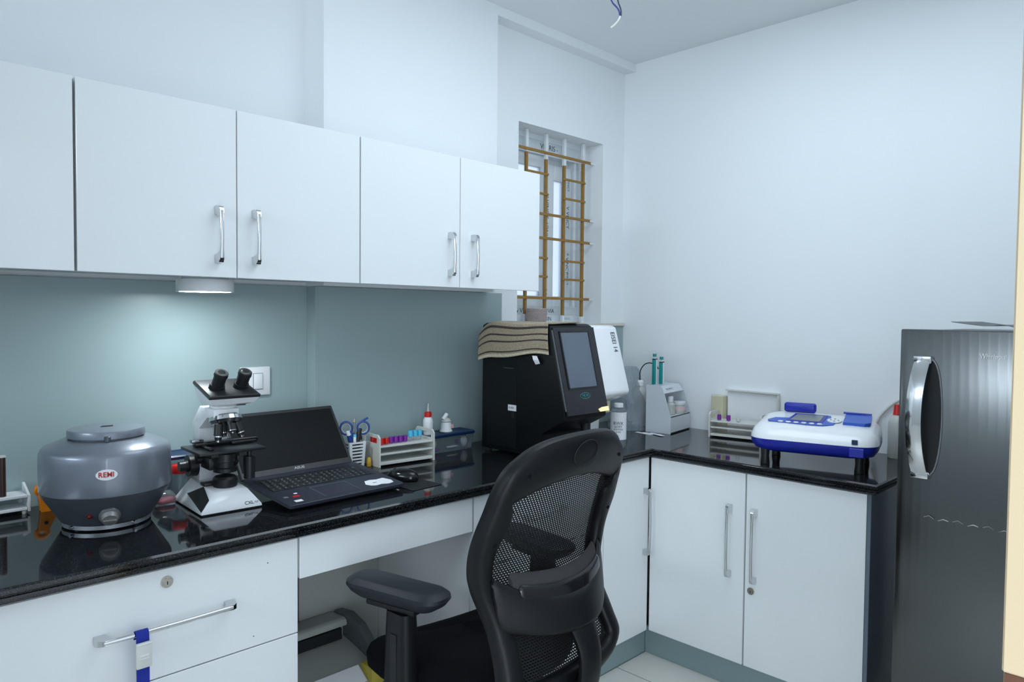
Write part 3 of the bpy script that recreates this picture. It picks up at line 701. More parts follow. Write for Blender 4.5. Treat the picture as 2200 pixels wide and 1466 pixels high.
# walls as posts and strips leaving real slots
for sx, sy in ((-1, -1), (1, -1), (1, 1), (-1, 1)):
    r = []
    for z in (0.006, 0.088):
        w = wcup(z); r.append([(sx*w, sy*w, z), (sx*(w-.010), sy*w, z), (sx*(w-.010), sy*(w-.002), z), (sx*(w-.002), sy*(w-.010), z), (sx*w, sy*(w-.010), z)])
    q.loft(r)
nz = 8
for k in range(nz):
    z0 = 0.0065 + k*0.0108; z1 = z0 + 0.0058
    if k == nz-1: z1 = 0.0885
    for rot in range(4):
        r = []
        for z in (z0, z1):
            w = wcup(z)-.0005; pts = [(-(w-.008), -w), (w-.008, -w), (w-.008, -w+.002), (-(w-.008), -w+.002)]
            c, s_ = (1, 0, -1, 0)[rot], (0, 1, 0, -1)[rot]
            r.append([(x*c-y*s_, x*s_+y*c, z) for x, y in pts])
        q.loft(r)
q.build('holder', m_white, t)
q = MB(); q.lathe([(0.0225, 0.0065), (0.0235, 0.080)], seg=28); q.build('liner', m_blackm, t)
CUP = Vector((1.203, -0.142, ZT))
def pen(label, name, off, lean, L, r, m1, m2, cap, z0=0.086):
    a = CUP + Vector(off) + Vector((0, 0, z0)); d_ = Vector((*lean, 1)).normalized()
    o = thing(name, label, 'pen', a)
    q = MB(); q.cyl((0, 0, 0), d_*(L-cap), r, r, 14); q.build('barrel', m1, o)
    q = MB(); q.cyl(d_*(L-cap), d_*L, r*1.15, r*.95, 14); q.build('cap', m2, o)
pen('blue pen with white cap at the left of the pen holder', 'pen', (-0.018, -0.010, 0), (-0.25, 0, ), 0.040, 0.0065, m_blue, m_white, 0.014)
pen('short white pen leaning in the pen holder before the scissors', 'pen', (-0.004, -0.014, 0), (0.10, 0.1), 0.026, 0.0055, m_white, m_cyan, 0.008)
pen('thick black marker leaning in the pen holder', 'marker_pen', (0.008, -0.012, 0), (0.30, 0.1), 0.046, 0.0075, m_black, m_black, 0.02)
pen('thin dark pencil with pinkish tip between the scissor loops', 'pencil', (0.004, 0.006, 0), (0.05, 0.0), 0.075, 0.0032, m_chromed, mat('pink_eraser', rgb(206, 164, 156), 0.6, noise=0.05, nscale=30), 0.010)
t = thing('scissors', 'blue-handled scissors standing loops up in the pen holder', 'scissors', CUP + Vector((0.004, -0.002, 0.086)), -30)
for sx in (-1, 1):
    q = MB(); n = 26; pts = []
    for i in range(n+1):
        a = 2*PI*i/n; pts.append((sx*.028 + 0.0185*math.cos(a), 0, 0.046 + 0.0205*math.sin(a)))
    q.tube(pts, 0.0040, 10)
    q.tube([(sx*.010, 0, 0.0), (sx*.006, 0, 0.012), (sx*.014, 0, 0.030)], [0.006, 0.007, 0.0055], 10, 1)
    if sx > 0: q.tube([(0.020, 0, 0.064), (0.030, 0, 0.072), (0.044, 0, 0.079)], 0.0035, 8, 1)
    h = q.build('handle', m_blue, t, 60)
    q = MB(); pts = [(sx*.028 + 0.0150*math.cos(2*PI*i/n), 0, 0.046 + 0.0170*math.sin(2*PI*i/n)) for i in range(n+1)]; q.tube(pts, 0.0022, 8); q.build('loop_liner', m_beige, h)

# ------------------------------------------------------------------ test tube racks
def rack(label, loc, rz, L, Dp, H, material, group=None):
    t = thing('tube_rack', label, 'tube rack', loc, rz, group)
    for nm, x in (('end_panel', 0.0), ('end_panel', L-.006)):
        q = MB()
        # panel with a hand slot: built from frame pieces
        q.prism([(0, 0.0), (Dp, 0.0), (Dp, H*.72), (0, H*.72)], x, x+.006, 'x')
        q.prism([(0, H*.72), (0.016, H*.72), (0.016, H*.93), (0.0, H*.90)], x, x+.006, 'x')
        q.prism([(Dp-.016, H*.72), (Dp, H*.72), (Dp, H*.90), (Dp-.016, H*.93)], x, x+.006, 'x')
        q.prism([(0.0, H*.90), (0.016, H*.90), (Dp-.016, H*.90), (Dp, H*.90), (Dp-.012, H), (0.012, H)], x, x+.006, 'x')
        q.build(nm, material, t)
    for z, th in ((0.006, 0.010), (H*.36, 0.006), (H*.60, 0.006)):
        q = MB(); q.box(0.0065, L-.0065, 0.004, Dp-.004, z, z+th, 0.001, 1); q.build('shelf', material, t)
    return t
RK = (1.257, -0.214, ZT+.0005); RZ = -5.0
rack('off-white test tube rack of capped tubes, left of navy-lidded box', RK, RZ, 0.222, 0.118, 0.108, m_offw)
def rackpt(x, y, z):
    c, s_ = math.cos(math.radians(RZ)), math.sin(math.radians(RZ)); return (RK[0]+x*c-y*s_, RK[1]+x*s_+y*c, RK[2]+z)
def tube(label, loc, mcap, group, L=0.07, r=0.0066, capr=0.0088, caph=0.020):
    o = thing('test_tube', label, 'test tube', loc, 0, group)
    q = MB(); q.lathe([(0.003, -L), (r, -L+.006), (r, -0.0005)], seg=16); q.build('glass', m_tube, o)
    q = MB(); q.lathe([(capr, 0), (capr, caph*.7), (capr*.92, caph)], seg=18); q.build('cap', mcap, o)
for i in range(3):
    tube('red-capped sample tube at left end of the rack', rackpt(0.024+0.0*i, 0.026+0.030*i, 0.0735), m_red, 'red-capped tubes in the rack', 0.001+0.003)
tube('red-capped sample tube next to the purple caps', rackpt(0.043, 0.026, 0.0735), m_red, None, 0.004)
for i in range(4):
    tube('purple-capped sample tube in the middle of the rack', rackpt(0.064+0.019*i, 0.034, 0.0735), m_purple, 'purple-capped tubes in the off-white rack', 0.004)
for i in range(3):
    tube('pale cyan-capped sample tube at right in the rack', rackpt(0.146+0.019*i, 0.040, 0.086), m_cyan, 'cyan-capped tubes in the rack', 0.016)
o = thing('plastic_stopper', 'small yellow plastic stopper beside the left end of the tube rack', 'stopper', (1.247, -0.168, ZT))
q = MB(); q.lathe([(0.0075, 0.0003), (0.0085, 0.002), (0.008, 0.024), (0.005, 0.031)], seg=20); q.build('stopper_body', m_yellow, o)
o = thing('phone_holder', 'black slim case leaning between pen holder and tube rack', 'case', (1.245, -0.125, ZT), -12)
q = MB(); q.prism([(0.0, 0.0005), (0.012, 0.0005), (0.012, 0.092), (0.006, 0.099), (0.0, 0.095)], -0.004, 0.004, 'x', 0.001, 1); q.build('case_body', m_blackm, o)
q = MB(); q.cyl((0.0, 0.005, 0.102), (0.003, 0.005, 0.102), 0.0035, 0.0035, 14); q.cyl((0.0, 0.006, 0.099), (0.0, 0.006, 0.1025), 0.0012, 0.0012, 8); q.build('ring', m_brass, o)

# ------------------------------------------------------------------ lidded boxes
def lidbox(label, x0, x1, y0, y1, H, group=None):
    t = thing('storage_box', label, 'box', ((x0+x1)/2, (y0+y1)/2, ZT), 0, group); w, d_ = x1-x0, y1-y0
    q = MB(); r0 = [rrect(w-.024, d_-.014, 0.008, 3, 0.0005), rrect(w-.006, d_-.006, 0.008, 3, H-.010), rrect(w-.004, d_-.004, 0.008, 3, H-.006)]
    q.loft(r0); q.build('tub', m_clear, t)
    q = MB(); q.loft([rrect(w, d_, 0.010, 3, H-.012), rrect(w+.002, d_+.002, 0.010, 3, H-.004), rrect(w-.004, d_-.004, 0.010, 3, H), rrect(w-.020, d_-.020, 0.008, 3, H), rrect(w-.026, d_-.026, 0.008, 3, H-.002)])
    q.build('lid', m_navy, t)
    return t
lidbox('clear box with navy lid right of the tube rack, two bottles on it', 1.512, 1.745, -0.153, -0.062, 0.070)
# contents
def blob(name, mm, c, r, label, cat='wrapper', group=None):
    q = MB(); rings = []
    for i in range(7):
        a = -PI/2 + PI*(i+.5)/7
        rings.append([(c[0]+r[0]*math.cos(a)*math.cos(b)*(1+.18*math.sin(3*b+i)), c[1]+r[1]*math.cos(a)*math.sin(b), c[2]+r[2]*math.sin(a)*(1+.1*math.sin(5*b))) for b in [2*PI*k/14 for k in range(14)]])
    q.loft(rings); return tag(q.build(name, mm, None, 60), label, cat, group)
blob('cotton_roll', m_paper, (1.545, -0.128, ZT+.034), (0.018, 0.014, 0.022), 'white cotton wad at the left inside the clear box', 'cotton')
blob('cotton_roll', m_paper, (1.700, -0.125, ZT+.030), (0.017, 0.014, 0.022), 'white cotton wad at the right inside the clear box', 'cotton')
blob('packet', m_purple, (1.563, -0.135, ZT+.012), (0.012, 0.008, 0.007), 'purple packet low inside the clear box', 'packet')
blob('packet', m_purple, (1.662, -0.132, ZT+.034), (0.010, 0.008, 0.008), 'purple packet higher up inside the clear box', 'packet')
blob('packet', m_paper, (1.640, -0.130, ZT+.016), (0.028, 0.010, 0.005), 'flat white packet lying inside the clear box', 'packet')
def bottle(label, name, loc, prof_body, mb_, prof_cap, mc_, spout=None, ms=None, cat='bottle'):
    t = thing(name, label, cat, loc)
    q = MB(); q.lathe(prof_body, seg=28); q.build('bottle_body', mb_, t)
    q = MB(); q.lathe(prof_cap, seg=24); q.build('cap', mc_, t)
    if spout: q = MB(); q.cyl(*spout); q.build('nozzle', ms, t)
    return t
bottle('white squeeze bottle with red collar and clear nozzle on the navy lid', 'dropper_bottle', (1.532, -0.126, ZT+.0705),
       [(0.0165, 0), (0.0185, 0.003), (0.0175, 0.020), (0.0185, 0.048), (0.017, 0.058), (0.012, 0.066)], m_white,
       [(0.0125, 0.0665), (0.0135, 0.068), (0.0130, 0.084), (0.010, 0.086)], m_red, ((0, 0, 0.0865), (0.0008, 0, 0.116), 0.0042, 0.0018, 14), m_milky)
t = bottle('small clear bottle with slanted white dispenser cap on the navy lid', 'dispenser_bottle', (1.630, -0.112, ZT+.0705),
       [(0.024, 0), (0.025, 0.003), (0.021, 0.010), (0.020, 0.030), (0.018, 0.036)], m_white,
       [(0.0185, 0.0365), (0.020, 0.040), (0.018, 0.046), (0.010, 0.052)], m_milky, ((-0.016, 0, 0.047), (0.004, 0, 0.066), 0.008, 0.008, 16), m_white)
q = MB(); q.box(0.008, 0.019, -0.0215, -0.0165, 0.014, 0.028); q.build('pink_label', mat('pink_label', rgb(226, 180, 180), 0.6, noise=0.05, nscale=30), t)

# behind the microscope
lidbox('clear box with navy lid standing behind the microscope', 0.620, 0.800, -0.112, -0.016, 0.108)
t = bottle('specimen jar with red lid between centrifuge and microscope', 'specimen_jar', (0.636, -0.150, ZT+.0003),
       [(0.016, 0), (0.018, 0.004), (0.0185, 0.060), (0.017, 0.066)], m_clear, [(0.0205, 0.0665), (0.021, 0.068), (0.021, 0.086), (0.019, 0.089)], m_red, None, None, 'jar')
q = MB(); rings = []
for i, (w, d_, z) in enumerate(((0.050, 0.050, 0.0006), (0.054, 0.054, 0.012), (0.050, 0.048, 0.026), (0.040, 0.034, 0.034), (0.02, 0.02, 0.037))):
    rings.append([(0.574+(x)*(1+.06*math.sin(3*k+i)), -0.208+y, ZT+z) for k, (x, y, _) in enumerate(rrect(w, d_, min(w, d_)*.35, 4, 0))])
q.loft(rings); tag(q.build('plastic_pouch', m_clear, None, 60), 'crumpled clear pouch on the worktop left of the microscope', 'pouch')
q = MB(); q.loft([rrect(0.036, 0.022, 0.008, 3, ZT+.004, 0.578, -0.208), rrect(0.040, 0.026, 0.009, 3, ZT+.010, 0.578, -0.208), rrect(0.030, 0.018, 0.006, 3, ZT+.016, 0.578, -0.208)])
tag(q.build('swab_packet', mat('pale_red_packet', rgb(170, 60, 80), 0.5, noise=0.3, nscale=60), None, 60), 'dull red packet inside the crumpled clear pouch', 'packet')

# ------------------------------------------------------------------ left end: rack, dropper, orange holder
t = thing('tube_rack', 'low white plastic rack cut by the left photo edge', 'tube rack', (0.292, -0.073, ZT), 0)
q = MB(); q.box(-0.27, 0, 0, 0.066, 0.010, 0.017, 0.001, 1); q.build('shelf', m_white, t)
q = MB(); q.box(-0.27, 0, 0, 0.066, 0.042, 0.049, 0.001, 1); q.build('shelf', m_white, t)
for x in (-0.006, -0.27):
    q = MB(); q.prism([(0.0, 0.006), (0.066, 0.006), (0.066, 0.070), (0.060, 0.070), (0.006, 0.049), (0.0, 0.049)], x+.0065, x+.0125, 'x', 0.001, 1); q.build('end_panel', m_white, t)
q = MB()
for x in (-0.26, -0.006):
    for y in (0.008, 0.058): q.lathe([(0.005, 0.0003), (0.006, 0.0098)], (x, y, 0), seg=12)
q.build('feet', m_offw, t)
t = thing('glass_pipette', 'brown glass tube standing in the low white rack at far left', 'tube', (0.242, -0.055, ZT+.050))
q = MB(); q.cyl((0, 0, 0.0), (0, 0, 0.098), 0.0085, 0.0080, 18); q.build('tube_body', m_brownliq, t)
q = MB(); q.cyl((0, 0, 0.098), (0, 0, 0.102), 0.0088, 0.0088, 18); q.build('rim', m_offw, t)
t = thing('tape_holder', 'small orange plastic holder between the low rack and the centrifuge', 'holder', (0.338, -0.070, ZT), 0)
q = MB(); q.loft([[(-0.018, -0.014, 0.0005), (0.022, -0.014, 0.0005), (0.022, 0.014, 0.0005), (-0.018, 0.014, 0.0005)],
                  [(-0.020, -0.013, 0.022), (0.010, -0.013, 0.022), (0.010, 0.013, 0.022), (-0.020, 0.013, 0.022)],
                  [(-0.024, -0.012, 0.048), (-0.002, -0.012, 0.048), (-0.002, 0.012, 0.048), (-0.024, 0.012, 0.048)]]); q.build('wedge', m_orange, t)
q = MB(); n = 24
q.tube([(-0.015+0.0120*math.cos(2*PI*i/n), 0.0, 0.056+0.0095*math.sin(2*PI*i/n)) for i in range(n+1)], 0.0065, 12); q.build('loop', m_orange, t, 60)
q = MB(); q.cyl((-0.008, -0.0142, 0.028), (-0.008, -0.0125, 0.028), 0.0045, 0.0045, 20); q.build('badge', m_ink, t)
q = MB(); q.cyl((0.014, -0.0150, 0.009), (0.014, -0.0130, 0.009), 0.004, 0.004, 16); q.build('white_dot', m_white, t)

# ------------------------------------------------------------------ analyser
AX0, AXM, AX1 = 1.732, 1.962, 2.115
t = thing('analyser', 'tall black and white bench analyser with tilted grey screen', 'analyser', (AX0, -0.20, ZT))
H = 0.485
side = [(0.0, 0.012), (0.0, H-.01), (-0.02, H), (-0.325, H), (-0.345, H-.008), (-0.415, 0.203), (-0.418, 0.155), (-0.400, 0.145), (-0.305, 0.095), (-0.300, 0.012)]
q = MB(); q.prism(side, 0, AXM-AX0-.001, 'x', 0.006, 2); body = q.build('black_housing', mat('analyser_black', (0.005, 0.006, 0.007), 0.45, spec=0.25, noise=0.05, nscale=40), t, 30)
def pan(x, s, off):      # point on the tilted front panel, s from top (0) to bottom (1)
    a, b = Vector((0, -0.347, H-.014)), Vector((0, -0.413, 0.208)); p = a.lerp(b, s); n = Vector((0, -0.968, 0.235)).normalized(); return Vector((x, 0, 0)) + p + n*off
pw = AXM-AX0
q = MB(); q.plate([pan(0.004, 0.0, 0.001), pan(0.004, 1.14, 0.001), pan(pw-.004, 1.14, 0.001), pan(pw-.004, 0.0, 0.001)], 0.006); panel = q.build('front_panel', mat('piano_black', (0.016, 0.017, 0.021), 0.25, noise=0.05, nscale=30), t)
q = MB()
for x0, x1, s0, s1 in ((0.030, 0.036, 0.055, 0.80), (0.186, 0.192, 0.055, 0.80), (0.030, 0.192, 0.05, 0.066), (0.030, 0.192, 0.795, 0.812)):
    q.plate([pan(x0, s0, 0.0072), pan(x0, s1, 0.0072), pan(x1, s1, 0.0072), pan(x1, s0, 0.0072)], 0.003)
q.build('screen_bezel', m_blackg, panel)
q = MB(); q.plate([pan(0.0365, 0.068, 0.0074), pan(0.0365, 0.793, 0.0074), pan(0.1855, 0.793, 0.0074), pan(0.1855, 0.068, 0.0074)], 0.001); q.build('screen', m_glassy, panel)
q = MB(); q.plate([pan(0.0005, 0.03, 0.0005), pan(0.0005, 1.08, 0.0005), pan(0.0032, 1.08, 0.0005), pan(0.0032, 0.03, 0.0005)], 0.005); q.build('side_seam', mat('seam_grey', rgb(120, 124, 126), 0.3, metal=0.5, noise=0.1, nscale=60), panel)
# oval logo below the screen
q = MB(); c = pan(0.112, 0.905, 0.0074); ux = Vector((1, 0, 0)); uy = (pan(0, 0, 0)-pan(0, 1, 0)).normalized()
q.tube([c + ux*.026*math.cos(2*PI*i/30) + uy*.010*math.sin(2*PI*i/30) for i in range(31)], 0.0009, 6); lg = q.build('logo_ring', m_inkb, panel)
text('logo', 'MLW', 0.013, m_inkb, lg, c + Vector((0, -.0006, 0)), basis((1, 0, 0), uy), 0.0003, 'CENTER', 1.1)
q = MB(); q.plate([pan(pw-.060, 1.10, 0.0072), pan(pw-.052, 1.135, 0.0072), pan(pw-.004, 1.135, 0.0072), pan(pw-.004, 1.075, 0.0072), pan(pw-.040, 1.080, 0.0072)], 0.003); q.build('status_light', m_glow, panel)
# access door and label on the left side
q = MB(); q.box(-0.0022, -0.0002, -0.185, -0.030, 0.03, 0.330, 0.0006, 1); sd = q.build('side_door', mat('analyser_black2', (0.006, 0.007, 0.008), 0.42, spec=0.25, noise=0.05, nscale=40), t)
q = MB(); q.box(-0.0032, -0.0024, -0.187, -0.145, 0.166, 0.188); lb_ = q.build('white_label', m_paper, sd)
text('lettering', 'B-400', 0.010, m_ink, lb_, (-0.0034, -0.151, 0.177), basis((0, -1, 0), (0, 0, 1)), 0.0001)
q = MB(); q.box(-0.0040, -0.0024, -0.176, -0.160, 0.140, 0.160, 0.0005, 1); q.build('latch', m_blackg, sd)
q = MB(); q.cyl((-0.0024, -0.120, 0.321), (-0.0024, -0.172, 0.321), 0.0012, 0.0012, 8); q.build('hinge_pin', m_chromed, sd)
# white half
side2 = [(0.0, 0.012), (0.0, H-.016), (-0.02, H-.006), (-0.322, H-.006), (-0.340, H-.014), (-0.408, 0.235), (-0.404, 0.222), (-0.380, 0.208), (-0.270, 0.170), (-0.262, 0.012)]
q = MB(); q.prism(side2, AXM-AX0, AX1-AX0, 'x', 0.010, 3); wh_ = q.build('white_housing', m_enamel, t, 30)
q = MB(); q.box(AXM-AX0+.004, AX1-AX0-.045, -0.352, -0.268, 0.150, 0.196, 0.004); q.build('probe_hood', m_beige, t)
def wpan(x, s, off):
    a, b = Vector((0, -0.340, H-.014)), Vector((0, -0.408, 0.235)); p = a.lerp(b, s); n = Vector((0, -0.965, 0.262)).normalized(); return Vector((x, 0, 0)) + p + n*off
text('lettering', 'EISEI 14', 0.034, m_ink, wh_, wpan(AX1-AX0-.034, 0.07, 0.0008), basis(wpan(0, 1, 0)-wpan(0, 0, 0), (1, 0, 0)), 0.0002, 'LEFT', 0.72)
q = MB(); q.cyl((AXM-AX0-.030, -0.345, 0.145), (AXM-AX0-.030, -0.345, 0.080), 0.018, 0.018, 20); q.build('probe_block', m_blackm, t)
q = MB(); q.box(AXM-AX0+.006, AXM-AX0+.05, -0.30, -0.263, 0.013, 0.150, 0.003); q.build('probe_column', m_white, t)
q = MB()
for x in (0.02, AX1-AX0-.02):
    for y in (-0.02, -0.25): q.lathe([(0.012, 0.0003), (0.014, 0.0118)], (x, y, 0), seg=14)
q.build('feet', m_rubber, t)
# towel draped over the top and left side
m_towel = D.materials.new('striped_towel'); m_towel.use_nodes = True
def towel_mat():
    nt = m_towel.node_tree; b = nt.nodes['Principled BSDF']; b.inputs['Roughness'].default_value = 0.95; b.inputs['Sheen Weight'].default_value = 0.3
    uv = nt.nodes.new('ShaderNodeUVMap'); sp_ = nt.nodes.new('ShaderNodeSeparateXYZ'); nt.links.new(uv.outputs[0], sp_.inputs[0])
    r = nt.nodes.new('ShaderNodeValToRGB'); r.color_ramp.interpolation = 'CONSTANT'; base_ = (*rgb(166, 150, 124), 1); dark = (*rgb(52, 38, 38), 1)
    e = r.color_ramp.elements; e[0].position = 0; e[0].color = base_; e[1].position = 0.999; e[1].color = (*rgb(214, 202, 172), 1)
    for c in (0.44, 0.57, 0.695, 0.885):
        a = e.new(c); a.color = dark; a = e.new(c+.028); a.color = base_
    a = e.new(0.945); a.color = (*rgb(212, 200, 170), 1)
    nt.links.new(sp_.outputs[1], r.inputs[0])
    n = nt.nodes.new('ShaderNodeTexNoise'); n.inputs['Scale'].default_value = 260; n.inputs['Detail'].default_value = 4
    tc = nt.nodes.new('ShaderNodeTexCoord'); nt.links.new(tc.outputs['Object'], n.inputs['Vector'])
    mr = nt.nodes.new('ShaderNodeMapRange'); mr.inputs[1].default_value = 0.3; mr.inputs[2].default_value = 0.7; mr.inputs[3].default_value = 0.72; mr.inputs[4].default_value = 1.18
    nt.links.new(n.outputs['Fac'], mr.inputs[0])
    mx = nt.nodes.new('ShaderNodeMix'); mx.data_type = 'RGBA'; mx.blend_type = 'MULTIPLY'; mx.inputs[0].default_value = 1
    nt.links.new(r.outputs[0], mx.inputs[6]); nt.links.new(mr.outputs[0], mx.inputs[7]); nt.links.new(mx.outputs[2], b.inputs['Base Color'])
    bp = nt.nodes.new('ShaderNodeBump'); bp.inputs['Strength'].default_value = 0.9; bp.inputs['Distance'].default_value = 0.003
    nt.links.new(n.outputs['Fac'], bp.inputs['Height']); nt.links.new(bp.outputs[0], b.inputs['Normal'])
towel_mat()
def grid_obj(name, fn, nu, nv, material, parent=None, uvfn=None, thick=0.0, smooth=60):
    bm = bmesh.new(); uvl = bm.loops.layers.uv.new('UVMap')
    V = [[bm.verts.new(fn(i/nu, j/nv)) for i in range(nu+1)] for j in range(nv+1)]
    for j in range(nv):
        for i in range(nu):
            fc = bm.faces.new((V[j][i], V[j][i+1], V[j+1][i+1], V[j+1][i]))
            for l, (a, b) in zip(fc.loops, ((i, j), (i+1, j), (i+1, j+1), (i, j+1))):
                l[uvl].uv = uvfn(a/nu, b/nv) if uvfn else (a/nu, b/nv)
    me = D.meshes.new(name); bm.to_mesh(me); bm.free(); me.materials.append(material)
    for p in me.polygons: p.use_smooth = True
    o = D.objects.new(name, me); COL.objects.link(o)
    if parent: o.parent = parent
    if thick: md = o.modifiers.new('thickness', 'SOLIDIFY'); md.thickness = thick; md.offset = 1
    return o
def towel(u, v):
    # u along the machine's depth (back to front), v from the top inner edge over the side and down
    y = -0.195 - 0.345*u - 0.016*u*max(0, v-.36)
    topz = ZT+H+.003 + 0.003*math.sin(8*u)
    drop = 0.118 + 0.014*math.sin(5*u+.6)
    if v < 0.36:
        s_ = v/0.36; x = AX0+.165 - s_*0.165; z = topz + 0.002*math.sin(20*u+10*v)
    else:
        s_ = (v-.36)/0.64; a = min(s_/0.16, 1)*PI/2
        x = AX0 - 0.011*math.sin(a) - 0.004*math.sin(7*u+3*s_)*s_ - 0.006*s_; z = topz - 0.012*(1-math.cos(a)) - max(0, s_-.08)*drop
    # slump towards the back corner
    k = max(0, 0.22-u)/0.22
    z -= 0.035*k*k*(1 if v < 0.36 else 1-.5*s_); y += 0.0
    return (x, y, z)
tw = thing('towel', 'beige towel with dark brown stripes draped over the black analyser', 'towel', (AX0, -0.36, ZT+H))
o = grid_obj('cloth', lambda u, v: tuple(Vector(towel(u, v)) - Vector((AX0, -0.36, ZT+H))), 60, 48, m_towel, tw, None, 0.005)
q = MB(); q.loft([[(-0.020, -0.120, -0.112), (-0.019, -0.140, -0.112), (-0.017, -0.140, -0.112), (-0.018, -0.120, -0.112)], [(-0.026, -0.130, -0.125), (-0.025, -0.154, -0.126), (-0.023, -0.154, -0.126), (-0.024, -0.130, -0.125)], [(-0.021, -0.138, -0.142), (-0.020, -0.156, -0.138), (-0.018, -0.156, -0.138), (-0.019, -0.138, -0.142)]])
q.build('care_label', m_paper, tw)

# basket on the sill
t = thing('basket', 'small pinkish woven basket on the window sill', 'basket', (2.195, -0.046, 1.3118))
q = MB(); prof = [(0.038, 0.0005), (0.0425, 0.004)]
for k in range(9): prof += [(0.0420+0.0006*k, 0.006+k*.0062), (0.0445+0.0006*k, 0.009+k*.0062)]
prof += [(0.0495, 0.064), (0.0455, 0.065), (0.041, 0.012), (0.001, 0.010)]
q.lathe(prof, seg=36, cap=False); q.build('weave', m_basket, t)

# ------------------------------------------------------------------ spray bottle beside analyser
t = thing('chemical_bottle', 'clear bottle with black-printed label right of the analyser', 'bottle', (2.165, -0.520, ZT))
q = MB(); q.lathe([(0.026, 0.0004), (0.030, 0.004), (0.0305, 0.030), (0.0305, 0.140), (0.026, 0.152), (0.014, 0.158)], seg=32); q.build('bottle_body', m_clear, t)
q = MB(); q.lathe([(0.0312, 0.034), (0.0312, 0.141)], seg=32, cap=False); lab = q.build('label_sleeve', m_paper, t)
q = MB(); q.lathe([(0.018, 0.1585), (0.018, 0.172), (0.016, 0.174)], seg=24); q.build('cap', m_white, t)
a0 = math.atan2(-1.70, -2.29)
for s, z, sz in (('RWX', 0.098, 0.018), ('HTPT', 0.084, 0.013), ('=====', 0.074, 0.014), ('+==', 0.064, 0.012), ('A.', 0.046, 0.018)):
    text('lettering', s, sz, m_ink, lab, (0.0316*math.cos(a0), 0.0316*math.sin(a0), z), basis((-math.sin(a0), math.cos(a0), 0), (0, 0, 1)), 0.0002, 'CENTER', 0.9)

# ------------------------------------------------------------------ corner: bag, squeeze bottle, stand
q = MB(); rings = []
rnd = random.Random(3)
for k in range(13):
    z = 0.0006 + 0.275*k/12; f_ = k/12
    w = 0.200*(1-.55*f_**1.5); d_ = 0.17*(1-.75*f_**1.3)
    rings.append([(2.625 + 0.05*f_ + x*(1+.10*rnd.uniform(-1, 1)), -0.255 + 0.06*f_ + y*(1+.12*rnd.uniform(-1, 1)), ZT + z + (0.012*rnd.uniform(-1, 1) if 0 < k < 12 else 0)) for x, y, _ in rrect(w, d_, min(w, d_)*.3, 4, 0)])
q.loft(rings)
m_bag = mat('thin_plastic_bag', rgb(150, 162, 172), 0.2, alpha=0.5, noise=0.05, nscale=12)
tag(q.build('plastic_bag', m_bag, None, 22), 'crumpled clear plastic bag in the worktop corner behind the white stand', 'bag')
t = bottle('white squeeze bottle with thin curved spout inside the crumpled bag', 'wash_bottle', (2.690, -0.250, ZT+.001),
    [(0.035, 0.0), (0.038, 0.004), (0.038, 0.150), (0.030, 0.175), (0.016, 0.188)], m_milky, [(0.019, 0.1885), (0.019, 0.208), (0.012, 0.215)], m_white)
q = MB(); q.tube([(0, 0, 0.215), (0.0, 0, 0.265), (0.010, -0.030, 0.300), (0.020, -0.075, 0.292), (0.025, -0.085, 0.270)], 0.0025, 8, 2); q.build('spout', m_blackm, t)

t = thing('pipette_stand', 'white open-front counter stand holding two teal pipettes and jars', 'stand', (2.584, -0.488, ZT), 8.5)
Wd, Dd = 0.216, 0.118
m_acr = mat('white_acrylic', rgb(214, 220, 226), 0.3, noise=0.01, nscale=10)
prof = [(0.0, 0.0005), (Dd, 0.0005), (Dd, 0.210), (0.055, 0.212), (0.040, 0.200), (0.0, 0.075)]
q = MB(); q.prism(prof, 0, 0.004, 'x'); q.build('side_panel', m_acr, t)
q = MB(); q.prism(prof, Wd-.004, Wd, 'x'); q.build('side_panel', mat('clear_acrylic', rgb(214, 222, 230), 0.1, alpha=0.35, noise=0.01, nscale=10), t)
q = MB(); q.box(0.0045, Wd-.0045, Dd-.004, Dd, 0.0005, 0.210); q.build('back_panel', m_acr, t)
q = MB(); q.box(0.0045, Wd-.0045, 0.0, 0.004, 0.006, 0.072); q.box(0.0045, Wd-.0045, 0.004, Dd-.0045, 0.070, 0.074); q.build('bottom_box', m_acr, t)
q = MB(); q.box(0.0045, Wd-.0045, 0.0005, 0.003, 0.0725, 0.0755); q.build('box_gap', m_blackm, t)
q = MB(); q.box(0.0045, Wd-.0045, 0.002, Dd-.006, 0.0006, 0.0055); q.build('foot_strip', m_blackm, t)
q = MB(); q.prism([(0.034, 0.176), (0.058, 0.206), (Dd-.0045, 0.206), (Dd-.0045, 0.202), (0.060, 0.202), (0.037, 0.173)], 0.0045, Wd-.0045, 'x'); sh = q.build('top_shelf', m_acr, t)
text('lettering', 'FIVE PIPETTE', 0.014, m_inkg, sh, (0.05, 0.0445, 0.1895), basis((1, 0, 0), (0, 0.62, 0.78)), 0.0002, 'LEFT', 0.9)
def onstand(x, y, z):
    c, s_ = math.cos(math.radians(8.5)), math.sin(math.radians(8.5)); return (2.584+x*c-y*s_, -0.488+x*s_+y*c, ZT+z)
